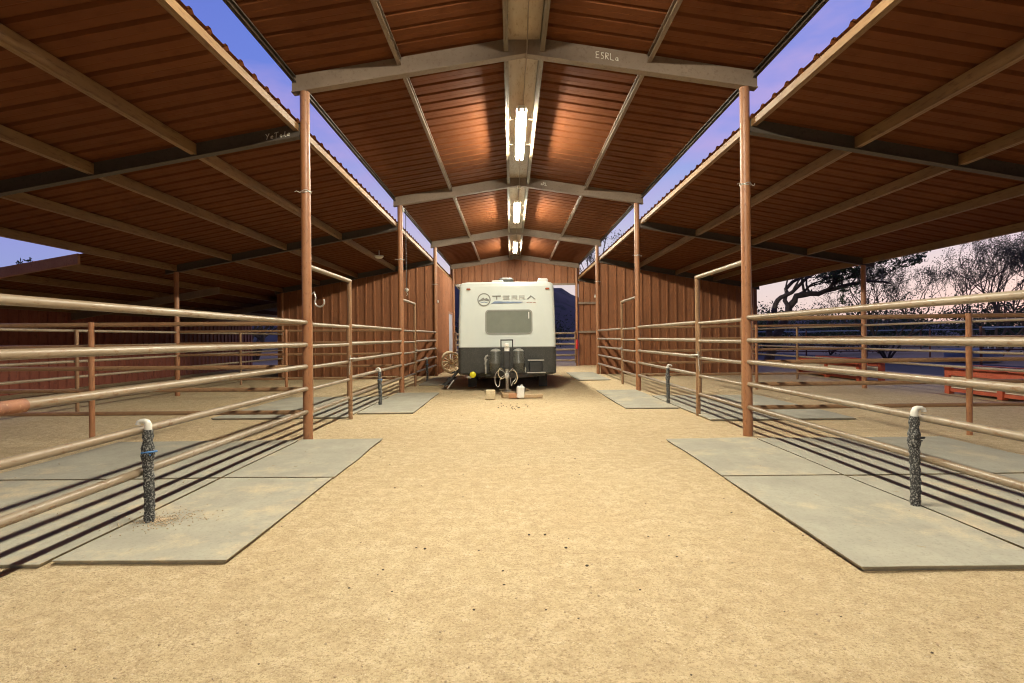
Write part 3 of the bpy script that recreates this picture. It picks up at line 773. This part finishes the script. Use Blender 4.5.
# chassis
def beam(p, q, w, h):
    k = MB(); p = Vector(p); q = Vector(q); d = (q-p).normalized(); u = d.cross(Vector((0,0,1))).normalized()*w/2; z = Vector((0,0,h/2))
    vs = [p-u-z, p+u-z, p+u+z, p-u+z, q-u-z, q+u-z, q+u+z, q-u+z]
    k.add(vs, [(0,3,2,1),(4,5,6,7),(0,1,5,4),(1,2,6,5),(2,3,7,6),(3,0,4,7)]); return k
for s in (-1, 1):
    beam((TX+s*.95, TY+.6, .36), (TX+s*.04, TY-1.25, .44), .06, .11).build('tongue_rail', M['black'], tr)
    beam((TX+s*.72, TY+.5, .33), (TX+s*.72, TY+6.4, .33), .07, .12).build('chassis_rail', M['black'], tr)
    for yy in (TY+3.3, TY+4.15):
        k = MB(); x = TX+s*1.02; k.lathe([(.2, -.1), (.32, -.09), (.345, -.06), (.345, .06), (.32, .09), (.2, .1)], (x, yy, .34), 24, 'x'); w = k.build('wheel', M['rubber'], tr)
        k = MB(); k.lathe([(.01, -.04), (.12, -.05), (.2, -.08), (.2, .08), (.12, .05), (.01, .04)], (x, yy, .34), 20, 'x'); k.build('rim', M['galv'], w)
for yy in (TY+3.3, TY+4.15):
    k = MB(); k.tube([(TX-1, yy, .34), (TX+1, yy, .34)], .04, 10); k.build('axle', M['black'], tr)
for s in (-1, 1):                                            # front stabiliser legs and tyres seen below the body
    k = MB(); x = TX+s*.93; k.box(x-.11, TY+.75, .02, x+.11, TY+.85, .40); k.build('stabiliser', M['black'], tr)
k = MB(); k.cbox((TX, TY+.4, .345), (1.55, .07, .05), None, .01); k.build('cross_pipe', M['wood_pale'], tr)
# coupler, jack, frame
k = MB(); k.cbox((TX, TY-1.36, .46), (.10, .30, .09), None, .015); k.tube([(TX, TY-1.46, .40), (TX, TY-1.46, .47), (TX, TY-1.46, .50)], [.05, .055, .03], 12)
k.cbox((TX, TY-1.36, .52), (.04, .12, .05), None, .01); k.build('coupler', M['galv'], tr)
yj = TY-1.10
k = MB(); k.tube([(TX, yj, .08), (TX, yj, .95)], .034, 14); k.tube([(TX, yj, .42), (TX, yj, .9)], .042, 14); k.lathe([(.01, .07), (.09, .07), (.09, .085), (.05, .10), (.034, .12)], (TX, yj, 0), 14)
jk = k.build('tongue_jack', M['galv'], tr)
k = MB(); k.cbox((TX, yj, 1.02), (.12, .13, .17), None, .03); k.cbox((TX, yj-.05, 1.14), (.10, .12, .08), None, .02); k.build('jack_head', M['white'], jk)
k = MB(); k.cbox((TX, yj-.02, .80), (.15, .15, .40), None, .02); k.build('jack_housing', M['black'], jk)
yr = TY-.98
k = MB()
for s in (-1, 1): k.cbox((TX+s*.135, yr, .85), (.028, .028, .84), None, .004)
k.cbox((TX, yr, 1.255), (.298, .03, .03), None, .004); k.cbox((TX, yr, .62), (.24, .022, .03), None, .003); k.build('rack_frame', M['black'], tr)
# gas bottles
for s in (-1, 1):
    k = MB(); x = TX+s*.275; y = TY-.42
    k.lathe([(.01, .42), (.13, .42), (.155, .46), (.157, .68), (.160, .685), (.160, .70), (.157, .705), (.155, .93), (.13, .985)], (x, y, 0), 24); tk = k.build('gas_bottle', M['tank'], tr)
    k = MB(); k.lathe([(.132, .984), (.10, 1.02), (.05, 1.04), (.005, 1.045)], (x, y, 0), 24); k.build('cover_top', M['galv'], tk)
k = MB(); k.box(TX-.5, TY-.62, .40, TX+.5, TY-.20, .418); k.build('bottle_tray', M['black'], tr)
# hose and bracket at the left of the bottles
k = MB(); x0 = TX-.52; yb = TY-.35
k.tube([(x0, yb, .43), (x0-.005, yb, .74), (x0-.02, yb, .80), (x0+.01, yb, .86), (x0+.06, yb, .88)], .026, 10); k.tube([(x0-.02, yb-.02, .66), (x0+.02, yb-.02, .8)], .03, 8); k.build('hose_bracket', M['galv'], tr)
# battery box with bright straps at right
k = MB(); k.cbox((.595, TY-.25, .60), (.33, .3, .26), None, .02); bx = k.build('battery_box', M['black'], tr)
for zz, ww in ((.755, .40), (.455, .46)):
    k = MB(); k.cbox((.60, TY-.40, zz), (ww, .025, .03), None, .004); k.build('strap', M['galv'], bx)
k = MB(); k.tube([(.33, TY-.3, .42), (.345, TY-.36, .54), (.31, TY-.36, .62), (.30, TY-.3, .80)], .018, 8); k.build('hose', M['pvc'], tr)
# chains and cables looping at the tongue
def loop(pts, rr, name, mat): 
    k = MB(); out = []
    for i in range(len(pts)-1):
        for q in range(6):
            t_ = q/6; p0 = Vector(pts[max(i-1,0)]); p1 = Vector(pts[i]); p2 = Vector(pts[i+1]); p3 = Vector(pts[min(i+2,len(pts)-1)])
            out.append(.5*((2*p1)+(p2-p0)*t_+(2*p0-5*p1+4*p2-p3)*t_*t_+(3*p1-p0-3*p2+p3)*t_**3))
    out.append(Vector(pts[-1])); k.tube(out, rr, 7); k.build(name, mat, tr)
yc = TY-1.3
loop([(TX-.05, yc, .52), (TX-.16, yc-.02, .58), (TX-.26, yc, .48), (TX-.27, yc, .32), (TX-.22, yc-.02, .20), (TX-.17, yc, .24), (TX-.15, yc, .38), (TX-.07, yc, .45)], .009, 'safety_chain', M['galv'])
loop([(TX+.05, yc, .53), (TX+.13, yc-.02, .60), (TX+.21, yc, .50), (TX+.19, yc, .36), (TX+.13, yc-.02, .30), (TX+.10, yc, .22), (TX+.07, yc, .40)], .009, 'safety_chain', M['galv'])
loop([(TX-.08, TY-.7, .52), (TX-.15, yc, .62), (TX-.2, yc-.03, .50), (TX-.12, yc-.04, .38), (TX-.02, yc-.05, .45)], .010, 'cable', M['wood_pale'])
loop([(TX+.1, TY-.7, .52), (TX+.18, yc, .55), (TX+.24, yc-.03, .42), (TX+.2, yc-.04, .30), (TX+.16, yc-.05, .27)], .010, 'cable', M['wood_pale'])
# yellow cap, drain pipe
k = MB(); k.lathe([(.005, -.03), (.06, -.026), (.078, -.008), (.078, .03), (.005, .03)], (-.955, TY-.12, .40), 20, 'y'); k.build('yellow_cap', M['yellow'], tr)
k = MB(); k.tube([(-1.10, TY-.02, .34), (-1.02, TY-.08, .33), (-.97, TY-.08, .40)], .03, 10); k.build('drain_pipe', M['pvc'], tr)
# entry steps on the left side
st = MB(); x0 = TX-TW/2
for yy in (TY+.35, TY+.95):
    st.add([(x0, yy, .48), (x0-.40, yy, .05), (x0-.40, yy, .12), (x0, yy, .56), (x0, yy+.02, .48), (x0-.40, yy+.02, .05), (x0-.40, yy+.02, .12), (x0, yy+.02, .56)],
           [(0,1,2,3),(7,6,5,4),(0,4,5,1),(1,5,6,2),(2,6,7,3),(3,7,4,0)])
so = st.build('entry_step', M['black'], tr)
for n, (dx, zz) in enumerate(((.10, .42), (.24, .26), (.37, .12))):
    k = MB(); k.box(x0-dx-.1, TY+.371, zz-.012, x0-dx+.1, TY+.949, zz+.012); k.build('tread', M['rubber'], so)
k = MB(); k.tube([(x0-.15, TY+.3, .24), (x0-.30, TY+.22, .03)], .018, 8); k.build('strut', M['galv'], so)
# far side door and windows, seen only from the side
dk = MB(); dk.cbox((TX-TW/2-.004, TY+1.2, 1.62), (.03, .66, 1.75), None, .008); dd = dk.build('door', M['shell'], tr)
k = MB(); k.cbox((TX-TW/2-.03, TY+.95, 1.45), (.04, .05, .12), None, .01); k.build('handle', M['black'], dd)
for s in (-1, 1):
    k = MB(); k.cbox((TX+s*(TW/2-.008), TY+3.6, 1.85), (.03, 1.1, .55), None, .01); w = k.build('side_window', M['pane'], tr)

# blocks in front of the trailer
k = MB(); k.cbox((-.455, 11.95, .05), (.20, .2, .09), None, .008); k.cbox((-.45, 11.955, .146), (.195, .2, .1), Matrix.Rotation(.06, 3, 'Z'), .008)
tag(k.build('support_blocks', M['wood_pale'], base=(-.455, 11.95, 0)), 'two pale blocks stacked in front of the trailer, left of the jack', 'block')
k = MB(); k.cbox((TX+.0, yj, .03), (.28, .22, .075), Matrix.Rotation(.1, 3, 'Z'), .006)
tag(k.build('jack_pad', M['wood'], base=(TX, yj, 0)), 'wooden pad under the trailer jack', 'wood block')
k = MB(); k.cbox((-.13, 12.25, .045), (.16, .12, .10), Matrix.Rotation(.5, 3, 'Z'), .01)
tag(k.build('chunk_of_wood', M['wood'], base=(-.13, 12.25, 0)), 'tan chunk of wood lying in front of the jack pad', 'wood block')
k = MB(); k.cbox((.06, 12.1, .055), (.24, .12, .11), Matrix.Rotation(-.12, 3, 'Z'), .008)
tag(k.build('brown_block', M['brick'], base=(.06, 12.1, 0)), 'reddish brown block right of the jack, beside the white box', 'block')
t = thing('white_jug', 'white upright plastic container right of the trailer jack', 'container', (.19, 12.05, 0))
k = MB(); k.cbox((.19, 12.05, .135), (.155, .13, .25), Matrix.Rotation(.05, 3, 'Y') @ Matrix.Rotation(.2, 3, 'Z'), .016); k.build('body', M['white'], t)
k = MB(); k.tube([(.21, 12.05, .26), (.212, 12.05, .29)], .03, 12); k.build('cap', M['white'], t)
k = MB(); k.cbox((.45, 12.2, .032), (.44, .14, .07), Matrix.Rotation(.14, 3, 'Z'), .006)
tag(k.build('plank', M['wood'], base=(.45, 12.2, 0)), 'short brown plank lying right of the white container', 'plank')

# ------------------------------------------------------------------ red feed bunks outside on the right
def bunk(y0, y1, x, label):
    t = thing('feed_bunk', label, 'feed trough', (x, (y0+y1)/2, 0), 'red framed feed troughs outside the right shed')
    n = max(2, int(round((y1-y0)/1.3))+1)
    for i in range(n):
        y = y0+(y1-y0)*i/(n-1); k = MB()
        k.box(x-.06, y-.06, 0, x+.06, y+.06, .55); k.build('leg', M['redpaint'], t); k = MB(); k.box(x+.55, y-.06, 0, x+.67, y+.06, .55); k.build('leg', M['redpaint'], t)
    for xx in (x, x+.61):
        k = MB(); k.box(xx-.045, y0-.1, .555, xx+.045, y1+.1, .60); k.box(xx-.07, y0+.06, .40, xx-.062, y1-.06, .54); k.build('top_rail', M['redpaint'], t)
        k = MB(); k.box(xx-.03, y0, .05, xx+.03, y1, .12); k.build('bottom_rail', M['redpaint'], t)
    k = MB(); k.box(x-.01, y0+.06, .13, x+.01, y1-.06, .42); k.box(x+.6, y0+.06, .13, x+.62, y1-.06, .42); k.box(x+.012, y0+.06, .13, x+.598, y1-.06, .15); k.build('side_panel', M['cream'], t)
bunk(8.2, 12.15, 9.5, 'nearer red framed feed trough with cream panels outside the right shed')
bunk(15.6, 18.8, 9.7, 'farther red framed feed trough outside the right shed')

# pale trough and pen panels across the road
t = thing('water_trough', 'pale blue water trough standing across the road', 'trough', (20.6, 25, 0))
k = MB(); k.lathe([(.9, .02), (1.0, .05), (1.05, .55), (1.07, .6), (1.03, .6), (.98, .55), (.92, .12), (.01, .1)], (20.6, 25, 0), 24); k.build('tank', M['bluegrey'], t)
k = MB(); k.tube([(21.6, 25, 0), (21.6, 25, .75), (21.3, 25, .75), (21.3, 25, .62)], .03, 8); k.build('pipe', M['galv'], t)
def pen(p, q, label, n=4):
    p = Vector(p); q = Vector(q)
    t = thing('pen_panel', label, 'fence', tuple((p+q)/2), 'pipe pen panels beyond the road')
    for i in range(n+1):
        c = p+(q-p)*i/n; k = MB(); k.tube([tuple(c), (c.x, c.y, 1.55)], .045, 8); k.build('fence_post', M['rust'], t)
    for z in (1.5, 1.1, .7, .35):
        k = MB(); k.tube([(p.x, p.y, z), (q.x, q.y, z)], .03, 8); k.build('rail', M['bluegrey'] if z == 1.5 else M['rust'], t)
pen((17.2, 20.5, 0), (24, 17.5, 0), 'dark pipe pen panel at the right edge, just past the red trough')
pen((14, 33, 0), (26, 30, 0), 'dark pipe pen panel behind the pale blue trough')
pen((12, 44, 0), (30, 41, 0), 'most distant dark pipe pen panel below the trees on the right')

# ------------------------------------------------------------------ neighbouring barn on the left
nb = thing('neighbour_barn', 'low red ribbed building with a sloping roof beyond the left shed', 'barn', (-11, 18, 0))
NYA, NYB = 11.02, 27.5
nz = lambda x: 3.03 - .17*(-8.45-x)
k = MB(); deck(k, -8.30, nz(-8.30)+.003, -13.6, nz(-13.6)+.003, NYA-.05, NYB); k.build('roof_panel', M['roof'], nb)
k = MB(); k.prism_y([(-8.42, nz(-8.42)), (-13.6, nz(-13.6)), (-13.6, nz(-13.6)-.2), (-8.42, nz(-8.42)-.2)], NYA-.12, NYA-.05); k.build('rake_beam', M['post'], nb)
for x in (-9.0, -10.2, -11.4, -12.6):
    k = MB(); k.box(x-.05, NYA-.04, nz(x)-.16, x+.05, NYB, nz(x)-.006); k.build('purlin', M['purlin'], nb)
for y in (NYA+5.2, NYA+10.6):
    k = MB(); k.prism_y([(-8.45, nz(-8.45)-.165), (-12.7, nz(-12.7)-.165), (-12.7, nz(-12.7)-.36), (-8.45, nz(-8.45)-.36)], y-.05, y+.05); k.build('rafter', M['rafter'], nb)
for y in (14.45, 21.0, NYB-.1):
    k = MB(); k.tube([(-8.62, y, -.05), (-8.62, y, nz(-8.62)-.01)], .05, 10); k.build('post', M['post'], nb)
k = MB(); ribwall(k, (-12.7, 2.0), (-12.7, NYB), -.03, 2.3, (1, 0)); k.build('wall_panel', M['old_wall'], nb)
k = MB(); k.box(-12.68, 2, 1.0, -12.62, NYB, 1.03); k.build('wall_trim', M['rail'], nb)

# ------------------------------------------------------------------ trees
def tree(base, H, label, seed, lean=(0, 0), leaf='leaf', nleaf=10, spread=.9, upright=.25, depth=5, lsize=.07, trunk_r=.16, name='mesquite_tree', limbs=3, split=(2, 3), pull=(0, 0, 0), stems=None):
    rr = random.Random(seed); tk = MB(); lf = MB(); base = Vector(base)
    def leaves(p, d, n, rad):
        for _ in range(n):
            c = p + Vector((rr.gauss(0, rad), rr.gauss(0, rad), rr.gauss(0, rad*.7)))
            a = Vector((rr.uniform(-1,1), rr.uniform(-1,1), rr.uniform(-1,1))).normalized()
            b_ = a.cross(Vector((rr.uniform(-1,1), rr.uniform(-1,1), rr.uniform(-1,1)))).normalized()
            s = lsize*rr.uniform(.6, 1.4)
            lf.add([c-a*s, c-b_*s*.45, c+a*s, c+b_*s*.45], [(0,1,2,3)])
    def grow(p, d, L, r_, lev):
        pts = [p]; q = p; dd = d.copy(); n = 4
        for i in range(n):
            dd = (dd + Vector((rr.gauss(0,.17), rr.gauss(0,.17), rr.gauss(0,.12)+.03*upright)) + Vector(pull)).normalized()
            q = q + dd*L/n; pts.append(q)
            if lev <= 2: leaves(q, dd, nleaf//2, L*.16)
        tk.tube(pts, r_, 6 if lev > 2 else 4, False, r_*.62)
        if lev == 0:
            leaves(q, dd, nleaf, L*.28); return
        for _ in range(rr.randint(*split)):
            ax = Vector((rr.gauss(0,1), rr.gauss(0,1), rr.gauss(0,.55)+upright)).normalized()
            nd = (dd*(1-.5*spread*rr.uniform(.5,1.1)) + ax*spread*rr.uniform(.4,.9)).normalized()
            grow(q if rr.random() < .7 else pts[-2], nd, L*rr.uniform(.62,.86), r_*.6, lev-1)
    for ln in (stems or ()):
        P_ = [Vector(q[:3]) for q in ln]; fine_ = []
        for i in range(len(P_)-1):
            for q in range(4): fine_.append(P_[i].lerp(P_[i+1], q/4)+Vector((rr.gauss(0,.04), rr.gauss(0,.04), rr.gauss(0,.04))))
        fine_.append(P_[-1]); n_ = len(fine_)
        rad_ = [ln[0][3]+(ln[-1][3]-ln[0][3])*i/(n_-1) for i in range(n_)]
        tk.tube(fine_, rad_, 8)
        for i in range(n_//2, n_):
            for _ in range(1):
                d = Vector((rr.gauss(.25,.5), rr.gauss(0,.6), rr.uniform(.15, 1))).normalized()
                grow(fine_[i], d, H*.17*rr.uniform(.7,1.2), rad_[i]*.5, depth)
    for i in range(0 if stems else limbs):
        a = 2*PI*i/limbs + rr.uniform(0, 1)
        d = Vector((math.cos(a)*.45+lean[0], math.sin(a)*.45+lean[1], 1)).normalized()
        grow(base-Vector((0,0,.1)), d, H*.34, trunk_r, depth)
    t = thing(name, label, 'tree', tuple(base))
    tk.build('trunk', M['bark'], t); lf.build('crown', M[leaf], t)
    t['group'] = 'desert trees around the barn'
MX, MY = 11.7, 25.5
tree((MX, MY, 0), 5.4, 'spreading mesquite with a bent leaning trunk, framed beneath the right shed roof', 12, nleaf=6, spread=.8, upright=.15, depth=3, lsize=.07, pull=(.05, 0, .02), split=(2, 3),
     stems=[[(MX, MY, -.1, .24), (MX+.35, MY, 1.2, .2), (MX+.95, MY+.1, 2.4, .17), (MX+1.4, MY+.2, 3.05, .14), (MX+2.7, MY+.1, 3.35, .10), (MX+4.0, MY-.3, 3.7, .07), (MX+5.3, MY-.5, 3.55, .035)],
            [(MX+.1, MY, .8, .15), (MX+.05, MY-.3, 2.1, .12), (MX+.25, MY-.4, 2.9, .10), (MX+1.1, MY-.4, 3.3, .08), (MX+1.9, MY-.6, 4.2, .05), (MX+3.2, MY-.8, 4.6, .03)],
            [(MX+.9, MY, 2.3, .11), (MX+1.1, MY+.5, 3.5, .09), (MX+2.4, MY+.9, 4.4, .06), (MX+4.6, MY+1.0, 4.7, .03)]])
tree((22.3, 26.0, 0), 6.2, 'bare twiggy tree with upright branches at the right edge of the view', 8, (.15, 0), 'leaf_dry', 7, .75, .7, 5, .035, .075, limbs=6, split=(2, 3), pull=(.05, 0, .05))
tree((18.8, 28.0, 0), 5.6, 'thin twiggy tree left of the bare tree at the right edge', 23, (-.1, 0), 'leaf_dry', 7, .85, .6, 5, .035, .065, limbs=5, split=(2, 3), pull=(0, 0, .03))
tree((26.0, 28.0, 0), 6.6, 'tall twiggy tree partly cut off by the right edge of the view', 31, (-.05, 0), 'leaf_dry', 7, .75, .7, 5, .04, .08, limbs=6, split=(2, 3), pull=(.03, 0, .05))
tree((9.6, 44.0, 0), 10.0, 'tall tree whose top shows in the gap above the far right shed roof', 14, (0, 0), 'leaf_dry', 3, .8, .6, 5, .08, .16, limbs=3)
tree((-24.0, 22.0, 0), 6.4, 'tree just showing over the neighbouring roof at the left edge', 17, (0, 0), 'leaf', 10, .8, .5, 5, .09, .15, limbs=3)
tree((-16.5, 36.0, 0), 6.0, 'leafy tree beyond the gap between the left barns', 41, (0, 0), 'leaf', 14, .9, .3, 5, .1, .18, limbs=3)

def shrub(base, r_, h, seed, label):
    rr = random.Random(seed); st_ = MB(); lf = MB(); base = Vector(base)
    for i in range(12):
        a = rr.uniform(0, 2*PI); rad = r_*rr.uniform(.2, .85)
        tip = base+Vector((math.cos(a)*rad, math.sin(a)*rad, h*rr.uniform(.55, 1)))
        st_.tube([base-Vector((0,0,.05)), base.lerp(tip, .5)+Vector((0,0,.1)), tip], .03, 4, False, .008)
        for _ in range(260):
            c = base.lerp(tip, rr.uniform(.3, 1.05))+Vector((rr.gauss(0, r_*.16), rr.gauss(0, r_*.16), rr.gauss(0, h*.11)))
            if c.z < .02: continue
            u = Vector((rr.uniform(-1,1), rr.uniform(-1,1), rr.uniform(-1,1))).normalized(); w = u.cross(Vector((rr.uniform(-1,1), .3, rr.uniform(-1,1)))).normalized()
            s = .055*rr.uniform(.6, 1.5)*max(1, h/2)
            lf.add([c-u*s, c-w*s*.5, c+u*s, c+w*s*.5], [(0,1,2,3)])
    t = thing('desert_shrub', label, 'shrub', tuple(base), 'dark desert shrubs beyond the road')
    st_.build('stem', M['bark'], t); lf.build('foliage', M['leaf'], t)
SH = [(16.6, 36, 2.50, 3.07, 'rounded dark shrub left of the outer right post'), (20.5, 36, 3.00, 2.56, 'low dark shrub just right of the outer right post'),
      (25, 38, 3.50, 3.33, 'wide dark shrub beneath the thin twiggy tree'), (30.5, 36, 3.75, 3.46, 'dark shrub beneath the bare tree at the right edge'),
      (35, 37, 3.75, 3.84, 'dark shrub at the far right edge of the view'), (21, 52, 4.38, 3.84, 'distant dark shrub in the middle of the right background'),
      (30, 56, 5.00, 4.10, 'distant broad shrub behind the most distant pen panel'), (40, 54, 5.00, 4.22, 'distant broad shrub at the right end of the skyline'),
      (15.2, 46, 3.25, 3.33, 'dark shrub under the leaning mesquite, left end of the row'), (4.2, 60, 5.00, 3.84, 'dark shrub at the foot of the mountain, right of the trailer'),
      (-5, 62, 5.00, 3.84, 'dark shrub at the foot of the mountain, left of the trailer'), (-14, 44, 3.75, 3.33, 'dark shrub seen through the gap left of the stall wall')]
for i, (x, y, r_, h, lb) in enumerate(SH): shrub((x, y, 0), r_, h, 100+i, lb)

# ------------------------------------------------------------------ grit on the floor
k = MB()
for _ in range(1500):
    y = 1.5+8*R.random()**1.6; x = R.uniform(-5, 5.5)
    on = (x < -1.66 or x > 1.92) and 3 < y < 7.3
    if on and R.random() < .9: continue
    s = R.choice((.003, .004, .004, .005, .007))
    k.ico((x, y, (.022 if on else -.008)+s*.2), s, (1, 1, .7))
for _ in range(500):
    a = R.uniform(0, 2*PI); q = abs(R.gauss(0, .12)); k.ico((XL+.15+q*math.cos(a)*1.3, 4.02+q*math.sin(a), .024), R.uniform(.003, .007), (1, 1, .6))
for _ in range(130):
    y = 1.7+9*R.random()**1.4; x = R.uniform(-3.5, 4); a = R.uniform(0, PI); l = R.uniform(.015, .05)
    zz = .024 if ((x < -1.66 or x > 1.92) and 3 < y < 7.3) else .004
    k.tube([(x, y, zz), (x+l*math.cos(a), y+l*math.sin(a), zz+.004)], .0014, 4)
tag(k.build('grit', M['pebble'], base=(0, 5, 0)), 'loose pale grit scattered over the sandy aisle', 'grit', kind='stuff')
k = MB()
spots = [(463,497),(425,549),(395,488),(554,458),(545,535),(566,548),(546,610),(587,566),(474,610),(383,570),(529,535),(575,459),(520,413),(524,411),(640,590),(503,571)]
def gp(px, py):
    X_, Y_ = px-511, py-338; X_, Y_ = X_-.0105*Y_, Y_+.0105*X_
    D = 560*1.3/Y_; return X_/560*D, D
for px, py in spots:
    x, y = gp(px, py); s = R.uniform(.004, .009); k.ico((x, y, s*.3), s, (1.3, 1, .7))
for _ in range(70):
    y = 1.7+12*R.random()**1.4; x = R.uniform(-1.6, 1.9); k.ico((x, y, 0), R.uniform(.003, .006), (1.5, 1, .6))
for _ in range(22): k.ico((R.gauss(.1, .3), R.gauss(10.6, .3), 0), R.uniform(.006, .016), (1.3, 1, .6))
tag(k.build('dark_debris', M['dung'], base=(0, 5, 0)), 'dark bits of debris dotted over the sandy aisle', 'debris', kind='stuff')

# ------------------------------------------------------------------ sky and light
w = bpy.data.worlds.new('World'); scn.world = w; w.use_nodes = True
nt = w.node_tree; nt.nodes.clear()
out = nt.nodes.new('ShaderNodeOutputWorld'); bg = nt.nodes.new('ShaderNodeBackground'); nt.links.new(bg.outputs[0], out.inputs[0])
sky = nt.nodes.new('ShaderNodeTexSky'); sky.sky_type = 'NISHITA'; sky.sun_disc = False
SE, SR = math.radians(1.5), math.radians(50)
sky.sun_elevation = SE; sky.sun_rotation = SR; sky.air_density = 1.4; sky.dust_density = 1.0; sky.ozone_density = 3.0
tc = nt.nodes.new('ShaderNodeTexCoord')
mp = nt.nodes.new('ShaderNodeMapping'); mp.inputs['Scale'].default_value = (1.6, 1.6, 4.5); nt.links.new(tc.outputs['Generated'], mp.inputs[0])
cl = noise_node(nt, mp.outputs[0], 1.7, 5, .55)
sx = nt.nodes.new('ShaderNodeSeparateXYZ'); nt.links.new(tc.outputs['Generated'], sx.inputs[0])
dusk = ramp(nt, sx.outputs['Z'], [(0.0, (.86, .70, .65)), (.10, (.78, .68, .72)), (.18, (.56, .55, .76)), (.35, (.17, .27, .80)), (.6, (.10, .19, .70)), (1, (.06, .09, .4))])
cool = ramp(nt, sx.outputs['Z'], [(0.0, (.42, .45, .70)), (.15, (.27, .32, .74)), (.4, (.17, .21, .70)), (1, (.06, .09, .4))])
dt = nt.nodes.new('ShaderNodeVectorMath'); dt.operation = 'DOT_PRODUCT'; nt.links.new(tc.outputs['Generated'], dt.inputs[0]); dt.inputs[1].default_value = (.77, .64, 0)
az = ramp(nt, dt.outputs['Value'], [(-.1, (0, 0, 0)), (.45, (1, 1, 1))])
base = mixc(nt, az, cool, dusk)
cm = ramp(nt, cl, [(.44, (0, 0, 0)), (.62, (.8, .8, .8))])
cm = mixc(nt, 1.0, cm, ramp(nt, sx.outputs['Z'], [(.10, (0, 0, 0)), (.28, (1, 1, 1))]), 'MULTIPLY')
base = mixc(nt, cm, base, (.52, .38, .74))
back = nt.nodes.new('ShaderNodeMapRange'); nt.links.new(sx.outputs['Y'], back.inputs[0]); back.inputs[1].default_value = -.25; back.inputs[2].default_value = .2; back.inputs[3].default_value = .3; back.inputs[4].default_value = 1
base = mixc(nt, 1.0, base, back.outputs[0], 'MULTIPLY')
nsc = nt.nodes.new('ShaderNodeVectorMath'); nsc.operation = 'SCALE'; nsc.inputs['Scale'].default_value = .06; nt.links.new(sky.outputs[0], nsc.inputs[0])
fin = mixc(nt, 1.0, base, nsc.outputs[0], 'ADD')
nt.links.new(fin, bg.inputs[0]); bg.inputs[1].default_value = .62

sl = bpy.data.lights.new('sun', 'SUN'); sl.energy = .08; sl.angle = math.radians(10); sl.color = (1, .72, .6)
so_ = bpy.data.objects.new('sun', sl); COL.objects.link(so_)
dirv = Vector((math.sin(SR)*math.cos(SE), math.cos(SR)*math.cos(SE), math.sin(SE)))
so_.rotation_euler = dirv.to_track_quat('Z', 'Y').to_euler(); so_.location = (30, 30, 20)

# ------------------------------------------------------------------ camera
cd = bpy.data.cameras.new('camera'); cam = bpy.data.objects.new('camera', cd); COL.objects.link(cam)
cd.sensor_width = 36; cd.lens = 560/1024*36; cd.clip_start = .05; cd.clip_end = 8000
cd.shift_x = 1/1024; cd.shift_y = -3.5/1024
cam.location = (0, 0, 1.3)
cam.rotation_euler = (Matrix.Rotation(PI/2, 3, 'X') @ Matrix.Rotation(-.0105, 3, 'Z')).to_euler()
scn.camera = cam

scn.view_settings.view_transform = 'Standard'; scn.view_settings.look = 'None'
scn.view_settings.exposure = .60; scn.view_settings.gamma = 1; scn.view_settings.use_curve_mapping = False
cy = scn.cycles
cy.filter_width = 1.1; cy.use_denoising = True; cy.max_bounces = 7; cy.diffuse_bounces = 5; cy.glossy_bounces = 3
cy.sample_clamp_indirect = 8; cy.caustics_reflective = False; cy.caustics_refractive = False
